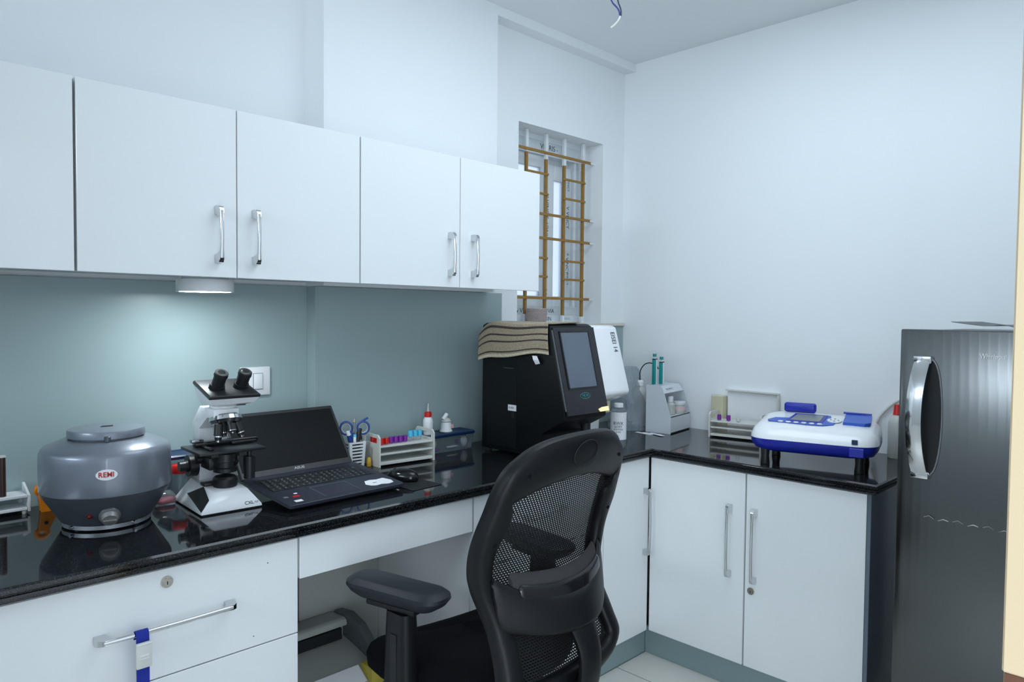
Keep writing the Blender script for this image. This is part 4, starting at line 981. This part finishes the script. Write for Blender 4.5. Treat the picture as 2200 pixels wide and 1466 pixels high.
for i, (x, lab_) in enumerate(((0.014, 'taller teal micropipette, left of the two in the stand'), (0.046, 'shorter teal micropipette, right of the two in the stand'))):
    hgt = (0.136, 0.122)[i]
    p = thing('micropipette', lab_, 'pipette', onstand(x+.004, (0.088, 0.070)[i], 0.2125), 8.5)
    q = MB(); q.box(-0.012, 0.002, -0.007, 0.007, 0.0, hgt-.026, 0.002); q.build('grip', m_teal, p)
    q = MB(); q.box(0.0025, 0.015, -0.007, 0.007, 0.002, hgt-.028, 0.002); q.build('scale_panel', m_white, p)
    q = MB(); q.box(-0.012, 0.015, -0.0075, 0.0075, hgt-.0255, hgt-.022, 0.001, 1); q.build('collar', m_blackm, p)
    q = MB(); q.cyl((0, 0, hgt-.022), (0, 0, hgt-.012), 0.004, 0.004, 12); q.build('rod', m_white, p)
    q = MB(); q.cyl((0, 0, hgt-.012), (0, 0, hgt), 0.0085, 0.0085, 18); q.build('plunger', m_teal, p)
bottle('tall clear bottle standing inside the white stand', 'reagent_bottle', onstand(0.098, 0.046, 0.0745), [(0.020, 0), (0.022, 0.003), (0.022, 0.045), (0.012, 0.056)], m_milky, [(0.013, 0.0565), (0.013, 0.080), (0.011, 0.082)], m_white)
bottle('grey-capped dark vial between bottle and jar in the stand', 'vial', onstand(0.136, 0.062, 0.0745), [(0.011, 0), (0.012, 0.003), (0.012, 0.045), (0.010, 0.048)], mat('smoky_glass', rgb(150, 152, 158), 0.2, noise=0.05, nscale=20), [(0.012, 0.0485), (0.012, 0.058), (0.011, 0.059)], m_gsteel)
t = bottle('squat jar with white lid and pink band in the stand', 'jar', onstand(0.168, 0.034, 0.0745), [(0.026, 0), (0.027, 0.003), (0.027, 0.034), (0.025, 0.037)], m_milky, [(0.0275, 0.0375), (0.0285, 0.039), (0.0285, 0.052), (0.027, 0.054)], m_white, None, None, 'jar')
q = MB(); q.lathe([(0.0275, 0.012), (0.0275, 0.030)], seg=28, cap=False); q.build('pink_band', mat('pink_band', rgb(222, 196, 196), 0.6, noise=0.05, nscale=30), t)
strips = [((2.520, -0.395), 20, 0.0003), ((2.532, -0.425), 34, 0.0013), ((2.528, -0.455), 12, 0.0023)]
for i, ((x, y), rz, dz) in enumerate(strips):
    q = MB(Matrix.Translation((x, y, ZT+dz)) @ Matrix.Rotation(math.radians(rz+60), 4, 'Z')); q.box(-0.045, 0.045, -0.010, 0.010, 0.0, 0.0008)
    tag(q.build('paper_strip', m_paper), 'thin white paper strip in the loose pile beside the stand', 'paper', 'paper strips by the white stand')

# ------------------------------------------------------------------ second rack, box lid, beige carton
RK2 = (2.655, -0.632, ZT+.0005); RZ2 = -80.0
rack('off-white tube rack half hidden behind the blue and white photometer', RK2, RZ2, 0.222, 0.100, 0.108, m_offw)
def rack2pt(x, y, z):
    c, s_ = math.cos(math.radians(RZ2)), math.sin(math.radians(RZ2)); return (RK2[0]+x*c-y*s_, RK2[1]+x*s_+y*c, RK2[2]+z)
for i in range(2):
    tube('short purple-capped tube in the rack behind the photometer', rack2pt(0.036+0.040*i, 0.030, 0.074), m_purple, 'purple-capped tubes behind the photometer', 0.004, 0.006, 0.0085, 0.022)
tube('clear-capped tube in the rack behind the photometer', rack2pt(0.118, 0.030, 0.074), m_milky, None, 0.004, 0.006, 0.0085, 0.014)
t = thing('slide_box', 'shallow white open box leaning upright against the right wall', 'box', (2.818, -0.754, ZT), 0)
q = MB(); q.box(-0.012, 0.0, -0.116, 0.116, 0.001, 0.196); q.build('panel', m_white, t)
q = MB(); q.box(-0.026, -0.0125, -0.122, 0.120, 0.190, 0.197, 0.001, 1); q.box(-0.026, -0.0125, -0.122, -0.116, 0.001, 0.1895); q.build('rim', m_offw, t)
t = thing('carton', 'pale beige carton standing upright beside the white leaning box', 'carton', (2.792, -0.603, ZT), 0)
q = MB(); q.box(-0.022, 0.022, -0.030, 0.026, 0.0005, 0.166, 0.002, 1); q.build('carton_body', m_beige, t)

# ------------------------------------------------------------------ photometer
PO = Vector((2.300, -1.215, ZT)); pr = Vector((0.25, -0.968, 0)); pb = Vector((0.968, 0.25, 0))
t = thing('photometer', 'white and blue bench photometer with small grey display', 'photometer', PO, math.degrees(math.atan2(pr.y, pr.x)))
# local: x = device right, y = device back
PWd, PDp = 0.412, 0.285
def prr(w, d_, r, z, tilt=0.0, cy=PDp/2): return [(x, y, z + tilt*(y-cy)) for x, y, _ in rrect(w, d_, r, 8, 0, 0, cy)]
q = MB(); q.loft([prr(PWd-.10, PDp-.09, 0.05, 0.046), prr(PWd-.03, PDp-.03, 0.06, 0.056), prr(PWd-.006, PDp-.008, 0.065, 0.074), prr(PWd, PDp, 0.068, 0.0925)]); q.build('lower_shell', m_royal, t, 50)
q = MB(); q.loft([prr(PWd, PDp, 0.068, 0.093), prr(PWd-.004, PDp-.006, 0.066, 0.112, 0.05), prr(PWd-.020, PDp-.030, 0.060, 0.132, 0.10), prr(PWd-.050, PDp-.060, 0.055, 0.147, 0.12), prr(PWd-.085, PDp-.095, 0.05, 0.153, 0.13), prr(PWd-.16, PDp-.16, 0.04, 0.155, 0.13)]); top = q.build('upper_shell', m_enamel, t, 60)
def ptop(x, y, off): return (x, y, 0.1535 + 0.13*(y-PDp/2) + off)
def ptplate(name, pts, off, th, mm, par): 
    q = MB(); q.loft([[ptop(x, y, off) for x, y in pts], [ptop(x, y, off+th) for x, y in pts]]); return q.build(name, mm, par, 40)
cp = ptplate('control_panel', [(-0.150, 0.075), (-0.155, 0.092), (-0.135, 0.128), (-0.090, 0.134), (-0.078, 0.200), (0.040, 0.200), (0.052, 0.130), (0.066, 0.105), (0.062, 0.082), (0.030, 0.062), (-0.02, 0.060)], 0.002, 0.002, m_royal2, t)
ptplate('display_bezel', [(-0.090, 0.088), (0.026, 0.088), (0.032, 0.196), (-0.078, 0.196)], 0.0042, 0.0015, m_royal, cp)
ptplate('display', [(-0.080, 0.100), (0.016, 0.100), (0.020, 0.182), (-0.070, 0.182)], 0.0058, 0.001, m_lcd, cp)
for i in range(6):
    x = -0.108 + 0.0255*i; ptplate('button', [(x+0.009*math.cos(2*PI*k/14), 0.074+0.007*math.sin(2*PI*k/14)) for k in range(14)], 0.0042, 0.002, m_white, cp)
ptplate('direction_pad', [(0.060+0.024*math.cos(2*PI*k/24), 0.132+0.026*math.sin(2*PI*k/24)) for k in range(24)], 0.0042, 0.003, m_white, cp)
for dx, dy in ((0.012, 0), (-0.012, 0), (0, 0.014), (0, -0.014)):
    ptplate('arrow_key', [(0.060+dx+0.004*math.cos(2*PI*k/3), 0.132+dy+0.005*math.sin(2*PI*k/3)) for k in range(3)], 0.0074, 0.001, m_inkg, cp)
cv = ptplate('cuvette_cover', [(0.090, 0.098), (0.158, 0.098), (0.175, 0.115), (0.172, 0.210), (0.098, 0.226), (0.088, 0.212)], 0.001, 0.010, m_royal2, t)
ptplate('cover_edge', [(0.080, 0.214), (0.170, 0.214), (0.170, 0.224), (0.078, 0.228)], 0.0112, 0.004, m_royal, cv)
q = MB(Matrix.Translation((-0.066, 0.238, 0.166))); q.box(-0.058, 0.052, -0.014, 0.016, 0.0, 0.034, 0.008, 3); q.build('tube_lid', m_royal, t)
q = MB(); q.box(0.128, 0.146, -0.0022, 0.004, 0.100, 0.116, 0.001, 1); q.build('blue_badge', m_navy, t)
q = MB(); q.box(0.120, 0.165, -0.0010, 0.020, 0.058, 0.088, 0.002, 1); q.build('front_flap', m_royal, t)
text('lettering', 'bE', 0.030, m_royal, t, (PWd/2+.0008, 0.125, 0.120), basis((0, 0.25, -1), (0, 1, 0.2)), 0.0004)
for x, y in ((-0.150, 0.035), (0.150, 0.035), (-0.150, 0.235), (0.150, 0.235)):
    q = MB(); q.lathe([(0.015, 0.0003), (0.016, 0.004), (0.013, 0.030), (0.015, 0.056)], (x, y, 0), seg=18); q.build('foot', m_black, t)

bottle('translucent bottle with red cap beside the fridge', 'wash_bottle', (2.760, -1.345, ZT+.0003),
       [(0.028, 0), (0.030, 0.003), (0.030, 0.130), (0.024, 0.150), (0.013, 0.160)], m_milky, [(0.0155, 0.1605), (0.014, 0.168), (0.0125, 0.190), (0.011, 0.198)], m_red)
q = MB(); q.tube([(2.80, -1.245, ZT+.06), (2.803, -1.262, ZT+.13), (2.805, -1.285, ZT+.165), (2.806, -1.325, ZT+.205), (2.806, -1.38, ZT+.235), (2.807, -1.42, ZT+.25)], 0.0055, 10, 2)
tag(q.build('cable', m_offw), 'thin off-white cable arching up the wall behind the photometer', 'cable')

# ------------------------------------------------------------------ fridge
FX, FY0, FY1, FH = 2.082, -2.070, -1.549, 1.318
t = thing('refrigerator', 'tall brushed steel refrigerator with chrome recessed handle at right', 'refrigerator', ((FX+2.74)/2, (FY0+FY1)/2, 0))
FO = Vector(((FX+2.74)/2, (FY0+FY1)/2, 0))
Mf = Matrix.Translation(-FO)
q = MB(Mf); q.box(FX+.055, 2.74, FY0+.004, FY1-.004, 0.03, FH-.004, 0.006); q.build('cabinet', mat('fridge_body_grey', rgb(96, 100, 102), 0.4, noise=0.03, nscale=10), t)
n = 24; ring0, ring1 = [], []
q = MB(Mf)
def dfx(s): return FX + 0.012*(2*s-1)**2     # gently bowed front
pts = [(FX+.052, FY0+.001)] + [(dfx(i/n), FY0 + 0.001 + (FY1-FY0-.002)*i/n) for i in range(n+1)] + [(FX+.052, FY1-.001)]
q.prism(pts[::-1], 0.06, FH, 'z', 0.004, 2); door = q.build('door', m_steel, t, 30)
q = MB(Mf)
for x, y in ((FX+.09, FY0+.05), (FX+.09, FY1-.05), (2.70, FY0+.05), (2.70, FY1-.05)): q.lathe([(0.018, 0.0003), (0.016, 0.031)], (x, y, 0), seg=14)
q.build('feet', m_rubber, t)
# handle: crescent recess with a bowed chrome grip
hy, hz = FY1-.066, 1.076
q = MB(Mf); L = 0.159
xs = dfx(0.87)-.0006
out = [(hy+.022, hz+L), (hy-.020, hz+L)] + [(hy-.020-.026*math.cos(a), hz+L*.98*math.sin(a)) for a in [PI/2-PI*i/18 for i in range(1, 18)]] + [(hy-.020, hz-L), (hy+.022, hz-L)]
q.plate([(xs, y, z) for y, z in out][::-1], 0.0022); rec = q.build('handle_recess', m_blackm, door)
q = MB(Mf); q.tube([(xs-.003, y, z) for y, z in out[1:-1]], 0.0028, 8); q.build('recess_rim', m_chromed, rec)
q = MB(Mf); rings = []
for i in range(21):
    s_ = -1 + 2*i/20; bow = 0.034*(1-s_*s_)**0.9 + 0.010; hw = 0.0195; z = hz + s_*L*0.985; yc = hy + 0.002
    cy = yc + 0.010*(1-s_*s_)
    rings.append([(xs-bow-.006, cy-hw, z), (xs-bow-.010, cy, z), (xs-bow-.006, cy+hw, z), (xs-bow+.004, cy+hw, z), (xs-bow+.003, cy, z), (xs-bow+.004, cy-hw, z)])
q.loft(rings); q.build('handle', m_chrome, door, 50)
for s_ in (-1, 1):
    q = MB(Mf); q.box(xs-.018, xs+.0005, hy-.020, hy+.024, hz+s_*L-.010, hz+s_*L+.010, 0.002); q.build('handle_mount', m_chrome, door)
text('logo', 'Whirlpool', 0.020, mat('badge_grey', rgb(236, 238, 238), 0.5, noise=0.02, nscale=20), door, Vector((dfx(0.55)-.0008, -1.776, 1.250)) - FO, basis((0, -1, 0), (0, 0, 1)), 0.0008, 'CENTER', 0.72)
m_dent = mat('scuffed_steel', rgb(150, 152, 152), 0.35, metal=1, noise=0.1, nscale=80)
q = MB(Mf)
for i in range(6): q.tube([(dfx(0.7)-.0008, -1.625-.035*i, 0.800-.004*(i % 2)), (dfx(0.7)-.0012, -1.638-.035*i, 0.806-.004*(i % 2)), (dfx(0.7)-.0008, -1.650-.035*i, 0.799)], 0.0012, 6)
q.build('dent', m_dent, door)
q = MB(); q.loft([[(2.12, -1.640, FH+.020), (2.30, -1.60, FH+.026), (2.34, -1.80, FH+.003), (2.12, -1.86, FH+.003)], [(2.12, -1.640, FH+.0215), (2.30, -1.60, FH+.0275), (2.34, -1.80, FH+.0045), (2.12, -1.86, FH+.0045)]])
q = MB(); nn = 10
def leaf(s_, e): # s along y from tip to fold
    y = -1.668 - 0.19*s_; return (2.12 + (0.24 if e else 0)*1.0, y - (0.02 if e else 0), FH+.0008 + (0.020*(1-s_*1.3) if s_ < 0.75 else 0.0005) + 0.010*math.exp(-((s_-.66)/.16)**2))
r0 = [leaf(i/nn, 0) for i in range(nn+1)]; r1 = [leaf(i/nn, 1) for i in range(nn+1)]
for th in (0,):
    A = [q.v(p) for p in r0]; B = [q.v(p) for p in r1]
    A2 = [q.v((p[0], p[1], p[2]+.0015)) for p in r0]; B2 = [q.v((p[0], p[1], p[2]+.0015)) for p in r1]
    for i in range(nn): q.face([A[i], A[i+1], B[i+1], B[i]][::-1]); q.face([A2[i], A2[i+1], B2[i+1], B2[i]]); q.face([A[i], A[i+1], A2[i+1], A2[i]]); q.face([B[i], B2[i], B2[i+1], B[i+1]])
    q.face([A[0], A2[0], B2[0], B[0]]); q.face([A[nn], B[nn], B2[nn], A2[nn]])
tag(q.build('brochure', m_ppaper), 'curled dark printed leaflet lying on top of the fridge', 'leaflet')

# ------------------------------------------------------------------ strap over drawer handle
t = thing('tourniquet_strap', 'blue webbing tourniquet with white clip hanging over the drawer handle', 'strap', (0.377, YC-.029, 0.680))
q = MB(); rings = []
prof = [(0.0082, -0.012), (0.0088, -0.004), (0.0075, 0.004), (0.0040, 0.0078), (0.0, 0.0088), (-0.0040, 0.0078), (-0.0075, 0.004), (-0.0088, -0.002), (-0.0092, -0.012), (-0.0095, -0.040), (-0.0095, -0.20)]
inn = [(y*0.86, z*0.86 if z > -.012 else z) for y, z in prof]
for x in (-0.0125, 0.0125): rings.append([(x, y, z) for y, z in prof] + [(x, y+(0.0013 if i > 7 else 0), z) for i, (y, z) in reversed(list(enumerate(inn)))])
q.loft(rings); q.build('webbing', m_strap, t)
q = MB(); q.box(-0.0150, 0.0150, -0.0185, -0.0110, -0.066, -0.013, 0.002, 2); clip = q.build('clip', m_offw, t)
q = MB(); q.box(-0.009, 0.009, -0.0195, -0.0187, -0.040, -0.037); q.box(-0.009, 0.009, -0.0195, -0.0187, -0.046, -0.0445); q.box(-0.0145, 0.0145, -0.0200, -0.0187, -0.0165, -0.0135, 0.0005, 1); q.build('clip_ridge', m_white, clip)

# ------------------------------------------------------------------ ceiling wires
q = MB(); q.tube([(1.856, -0.690, ZC), (1.858, -0.682, 2.50), (1.860, -0.682, 2.415), (1.861, -0.722, 2.365), (1.861, -0.727, 2.345)], 0.0032, 8, 2); 
t = thing('ceiling_wires', 'pair of bare blue wires dangling from the ceiling', 'wire', (1.86, -0.70, ZC))
Mw = Matrix.Translation((-1.86, 0.70, -ZC))
q = MB(Mw); q.tube([(1.856, -0.690, ZC-.0005), (1.858, -0.680, 2.50), (1.860, -0.684, 2.415), (1.861, -0.722, 2.375), (1.861, -0.727, 2.352)], 0.0028, 8, 2); q.build('wire', m_wire1, t)
q = MB(Mw); q.tube([(1.866, -0.700, ZC-.0005), (1.864, -0.708, 2.50), (1.862, -0.714, 2.406), (1.863, -0.731, 2.372), (1.862, -0.730, 2.350)], 0.0028, 8, 2); q.build('wire', mat('dark_blue_wire', rgb(28, 34, 60), 0.45, noise=0.05, nscale=30), t)
q = MB(Mw); q.tube([(1.8615, -0.7285, 2.351), (1.861, -0.722, 2.338), (1.860, -0.706, 2.326), (1.858, -0.694, 2.320)], [0.003, 0.003, 0.0035, 0.004], 8, 1); q.build('bare_end', m_offw, t)

# ------------------------------------------------------------------ printer in the knee space
t = thing('printer', 'old grey desktop printer on the floor inside the knee space', 'printer', (0.985, -0.31, 0.0), 0)
q = MB(); q.prism([(0.19, 0.02), (0.19, 0.355), (0.11, 0.362), (0.098, 0.356), (0.094, 0.338), (0.120, 0.336), (0.120, 0.300), (0.088, 0.296), (-0.05, 0.268), (-0.10, 0.235), (-0.15, 0.16), (-0.15, 0.02)], -0.215, 0.150, 'x', 0.004, 2); q.build('housing', m_printer, t, 30)
q = MB(); q.box(-0.205, 0.128, 0.092, 0.1195, 0.3005, 0.3355); q.build('paper_slot', m_blackm, t)
q = MB(); q.prism([(0.18, 0.02), (0.18, 0.362), (0.11, 0.372), (0.04, 0.355), (-0.06, 0.285), (-0.145, 0.16), (-0.145, 0.02)], 0.1505, 0.185, 'x', 0.006, 2); q.build('side_cover', mat('printer_dark', rgb(92, 98, 100), 0.5, noise=0.03, nscale=10), t)
q = MB(); q.loft([[(-0.20, -0.095, 0.242), (0.10, -0.095, 0.242), (0.10, -0.045, 0.272), (-0.20, -0.045, 0.272)], [(-0.20, -0.095, 0.244), (0.10, -0.095, 0.244), (0.10, -0.045, 0.274), (-0.20, -0.045, 0.274)]]); q.build('paper_sheet', m_paper, t)
q = MB(); q.box(0.105, 0.149, -0.112, -0.050, 0.230, 0.282, 0.003); q.build('yellow_latch', mat('dull_yellow', rgb(190, 174, 70), 0.5, noise=0.1, nscale=30), t)
q = MB(); q.prism([(-0.115, 0.215), (-0.205, 0.180), (-0.205, 0.168), (-0.151, 0.185)], -0.185, 0.110, 'x', 0.003, 1); q.build('front_tray', mat('printer_tray', rgb(70, 76, 80), 0.5, noise=0.03, nscale=10), t)
q = MB(); q.box(0.0, 0.06, -0.235, -0.2055, 0.166, 0.176, 0.003); q.build('tray_lip', m_dkgrey, t)
q = MB()
for x in (-0.19, 0.16):
    for y in (-0.12, 0.16): q.lathe([(0.014, 0.0003), (0.014, 0.0205)], (x, y, 0), seg=12)
q.build('feet', m_rubber, t)

# ------------------------------------------------------------------ office chair
t = thing('office_chair', 'black mesh-back office chair with armrests facing the worktop', 'chair', (1.16, -0.76, 0), 4)
ZS = [0.455, 0.50, 0.53, 0.56, 0.60, 0.64, 0.68, 0.72, 0.76, 0.80, 0.84, 0.88, 0.92, 0.96, 1.00, 1.04, 1.062, 1.08]
WS = [0.200, 0.226, 0.228, 0.221, 0.216, 0.213, 0.223, 0.236, 0.248, 0.253, 0.256, 0.255, 0.247, 0.242, 0.227, 0.199, 0.165, 0.12]
YS = [-0.325, -0.335, -0.332, -0.320, -0.304, -0.283, -0.270, -0.260, -0.259, -0.265, -0.278, -0.294, -0.308, -0.322, -0.336, -0.346, -0.350, -0.353]
def interp(z, T):
    if z <= ZS[0]: return T[0]
    for i in range(len(ZS)-1):
        if z <= ZS[i+1]:
            f_ = (z-ZS[i])/(ZS[i+1]-ZS[i]); return T[i]+(T[i+1]-T[i])*f_
    return T[-1]
WRAP = 0.032
def bk(x, z, off=0.0):
    """surface of the backrest: lateral x, height z; off = distance towards the rear"""
    w = max(interp(z, WS), 0.15); u = x/max(w, 0.20)
    return Vector((x, interp(z, YS) - WRAP*(1-min(u*u, 1.3)) - off, z))
# outline points of the ring: (x, z) outer and inner
def ring_outline():
    O, I = [], []
    zs = [0.52+0.02*i for i in range(26)]
    left = [(-interp(z, WS), z) for z in zs]                           # bottom to top, left
    topo = [(-0.19, 1.035), (-0.165, 1.054), (-0.135, 1.066), (-0.10, 1.073), (-0.05, 1.077), (0, 1.078)]
    O = left[:26]
    O = [p for p in left if p[1] <= 1.02] + topo
    O = O + [(-x, z) for x, z in O[::-1][1:]]
    botm = [(0.19, 0.485), (0.15, 0.465), (0.08, 0.455), (0, 0.452)]
    O = O + botm + [(-x, z) for x, z in botm[::-1][1:]]
    for x, z in O:
        s_ = 1 if x > 0 else -1
        if z > 0.995: zi = 0.965 - 0.030*(abs(x)/0.19)**2; xi = x*0.90
        elif z < 0.50: zi = 0.515; xi = x*0.80
        else:
            xi = s_*(abs(x)-.056); zi = 0.53 + (z-.52)*(0.925-.53)/(1.02-.52)
        I.append((xi, zi))
    return O, I
O_, I_ = ring_outline(); N = len(O_)
bm_rings = []
q = MB()
def bandring(fr, off):
    r = []
    for (xo, zo), (xi, zi) in zip(O_, I_):
        x = xo+(xi-xo)*fr; z = zo+(zi-zo)*fr; p = bk(x, z, off); r.append(tuple(p))
    return r
sec = [(0.0, 0.004), (0.03, 0.018), (0.18, 0.026), (0.55, 0.026), (0.90, 0.020), (1.0, 0.010), (1.0, -0.012), (0.85, -0.020), (0.2, -0.022), (0.03, -0.016)]
RR_ = [bandring(fr, off) for fr, off in sec]
VV = [[q.v(p) for p in r] for r in RR_]
for a in range(len(VV)):
    b = (a+1) % len(VV)
    for i in range(N): q.face([VV[a][i], VV[a][(i+1) % N], VV[b][(i+1) % N], VV[b][i]])
bmesh.ops.recalc_face_normals(q.bm, faces=q.bm.faces[:])
frame = q.build('back_frame', m_chairp, t, 50, 1)
# head badge ring on the top band and screws
c0 = bk(0.0, 1.018, 0.0262)
q = MB(); nb = 40
def bpt(a, r, off): 
    return bk(r*1.38*math.cos(a)-.004, 1.026 + r*math.sin(a), off)
q.tube([tuple(bpt(2*PI*i/nb, 0.033, 0.0260)) for i in range(nb+1)], 0.0011, 6); q.build('badge_ring', m_blackm, frame)
for x, z in ((-0.178, 0.995), (0.178, 0.995), (-0.222, 0.84), (0.222, 0.84), (-0.21, 0.75), (0.21, 0.75)):
    q = MB(); p = bk(x, z, 0.0245); q.cyl(p, p + Vector((0, -0.002, 0)), 0.0048, 0.0048, 14); q.build('screw', m_blackg, frame)
# netting: two layers like a real spacer mesh
def net(off):
    def fn(u, v):
        z = 0.505 + 0.475*v; w = interp(z, WS)-.030
        x = (2*u-1)*w; return tuple(bk(x, z, off))
    def uvf(u, v):
        z = 0.505 + 0.475*v; w = interp(z, WS)-.030; return ((2*u-1)*w + 0.4, z)
    return fn, uvf
for off in (-0.003, -0.0052):
    fn, uvf = net(off); grid_obj('back_netting', fn, 40, 48, m_net, t, uvf)
# cross piece bulging to the rear and central spine
def strip(name, nu, fn_top, fn_bot, th, mm, sub=1):
    q = MB(); rings = []
    for i in range(nu+1):
        a, b = Vector(fn_top(i/nu)), Vector(fn_bot(i/nu)); nrm = Vector((0, -1, 0))
        mid = (a+b)/2
        rings.append([tuple(a + nrm*th*.15), tuple(a.lerp(b, .12) + nrm*th), tuple(a.lerp(b, .5) + nrm*th*1.05), tuple(a.lerp(b, .88) + nrm*th), tuple(b + nrm*th*.15), tuple(b.lerp(a, .12)), tuple(mid), tuple(a.lerp(b, .12))])
    q.loft(rings); return q.build(name, mm, t, 50, sub)
def bulge(x): return 0.066*max(0, 1-(x/0.232)**2)**1.15
def cp_top(s_):
    x = -0.222 + 0.444*s_; return bk(x*interp(0.70, WS)/0.236, 0.700 + 0.070*(abs(x)/0.222)**2.4, 0.006 + bulge(x))
def cp_bot(s_):
    x = -0.222 + 0.444*s_; return bk(x*0.925, 0.612 + 0.020*(abs(x)/0.222)**2, 0.006 + bulge(x)*0.95)
strip('cross_piece', 24, cp_top, cp_bot, 0.014, m_chairp)
q = MB(); rings = []
for z, w, y in ((0.655, 0.066, -0.368), (0.628, 0.052, -0.384), (0.600, 0.045, -0.397), (0.57, 0.042, -0.412), (0.52, 0.040, -0.415), (0.47, 0.040, -0.408), (0.42, 0.042, -0.385), (0.385, 0.044, -0.34), (0.37, 0.044, -0.24)):
    d_ = 0.016
    rings.append([(-w, y+d_, z-(0.01 if z < .43 else 0)), (-w, y-d_*.5, z), (-w*.6, y-d_, z), (w*.6, y-d_, z), (w, y-d_*.5, z), (w, y+d_, z-(0.01 if z < .43 else 0))])
q.loft(rings); q.build('spine', m_chairp, t, 50, 1)
# lumbar pad: grey cushion in front, black shell behind
def lum_top(dz, sc, off):
    def fn(s_):
        x = (-0.160 + 0.320*s_)*sc; return bk(x, 0.742 + dz + 0.012*(x/0.16)**2, off + bulge(x)*0.72)
    return fn
def lum_bot(z, sc, off):
    def fn(s_):
        x = (-0.160 + 0.320*s_)*sc; return bk(x, z + 0.020*(x/0.16)**2, off + bulge(x)*0.80)
    return fn
strip('lumbar_pad', 20, lum_top(0.012, 1.06, -0.004), lum_bot(0.655, 1.0, -0.008), 0.018, m_padg)
strip('lumbar_shell', 20, lum_top(-0.014, 1.0, 0.018), lum_bot(0.640, 0.97, 0.006), 0.012, m_blackg)
# seat
q = MB(); rings = []
def seatring(sc, z, fr=0.0): 
    r = []
    for i in range(48):
        a = 2*PI*i/48; c, s_ = math.cos(a), math.sin(a); e = 0.62
        x = 0.255*math.copysign(abs(c)**e, c); y = 0.205*math.copysign(abs(s_)**e, s_)
        zz = z - 0.030*max(0, (y-.06)/0.145)**2 + 0.012*(x/0.255)**2*(1 if z > 0.46 else 0)
        ys_ = (y-.050)*sc; xs_ = x*sc; r.append((xs_, ys_ - 0.26*xs_*max(0, (ys_+.06)/.22), zz))
    return r
for sc, z in ((0.80, 0.415), (0.93, 0.422), (0.99, 0.440), (1.0, 0.462), (0.97, 0.482), (0.90, 0.495), (0.70, 0.503), (0.35, 0.500), (0.05, 0.498)): rings.append(seatring(sc, z))
q.loft(rings); q.build('seat', m_seat, t, 60)
q = MB(); q.box(-0.20, 0.20, -0.20, 0.13, 0.385, 0.416, 0.015, 3); q.build('seat_pan', m_chairp, t)
q = MB(); q.box(-0.07, 0.07, -0.25, 0.06, 0.345, 0.386, 0.008, 2); q.build('tilt_mechanism', m_black, t)
# arms
for sx in (-1, 1):
    Ma = Matrix.Translation((sx*.268, -0.028, 0.690)) @ Matrix.Rotation(math.radians(9.5*(-sx)*-1 if sx < 0 else -9.5), 4, 'Z')
    if sx < 0: Ma = Matrix.Translation((-.262, -0.030, 0.690)) @ Matrix.Rotation(math.radians(9.5), 4, 'Z')
    q = MB(Ma)
    q.loft([rrect(0.060, 0.225, 0.028, 6, -0.036), rrect(0.088, 0.270, 0.040, 6, -0.022), rrect(0.102, 0.292, 0.045, 6, -0.008), rrect(0.100, 0.290, 0.045, 6, 0.000), rrect(0.076, 0.262, 0.034, 6, 0.010), rrect(0.060, 0.246, 0.026, 6, 0.012)])
    q.build('arm_pad', m_armpad, t, 30)
    q = MB(Ma); q.box(-0.030, 0.030, -0.075, 0.075, -0.050, -0.0365, 0.004, 2); q.build('arm_slider', m_chairp, t)
    q = MB(); x0 = sx*.270
    q.loft([[(x0+x, y-.055, z) for x, y, _ in rrect(w, d_, 0.016, 4, 0)] for w, d_, z in ((0.046, 0.074, 0.6395), (0.048, 0.078, 0.600), (0.050, 0.082, 0.520), (0.052, 0.086, 0.420), (0.050, 0.084, 0.372))])
    q.box(min(x0, sx*.10), max(x0, sx*.10), -0.090, -0.020, 0.366, 0.3845, 0.005, 2)
    post = q.build('arm_post', m_chairp, t, 40)
    q = MB(); q.box(x0-.012, x0+.012, -0.0975, -0.0955, 0.470, 0.590, 0.001, 1) if sx > 0 else q.box(x0-.0265, x0-.0245, -0.066, -0.044, 0.470, 0.590, 0.0008, 1); q.build('height_lever', m_blackm, post)
# column, five-star base and castors
q = MB(); q.cyl((0, -0.03, 0.344), (0, -0.03, 0.23), 0.015, 0.015, 20); q.cyl((0, -0.03, 0.23), (0, -0.03, 0.085), 0.025, 0.025, 24); q.build('gas_lift', m_black, t)
for k in range(5):
    a = math.radians(72*k+56); c, s_ = math.cos(a), math.sin(a)
    q = MB(); q.tube([(0.02*c, -0.03+0.02*s_, 0.115), (0.15*c, -0.03+0.15*s_, 0.098), (0.285*c, -0.03+0.285*s_, 0.078)], [0.028, 0.022, 0.016], 12); leg = q.build('base_leg', m_chairp, t)
    q = MB(); px_, py_ = 0.275*c, -0.03+0.275*s_
    q.cyl((px_-.022*s_, py_+.022*c, 0.026), (px_-.006*s_, py_+.006*c, 0.026), 0.0255, 0.0255, 20); q.cyl((px_+.006*s_, py_-.006*c, 0.026), (px_+.022*s_, py_-.022*c, 0.026), 0.0255, 0.0255, 20); q.cyl((px_, py_, 0.03), (px_, py_, 0.075), 0.006, 0.006, 10); q.build('castor', m_blackm, leg)
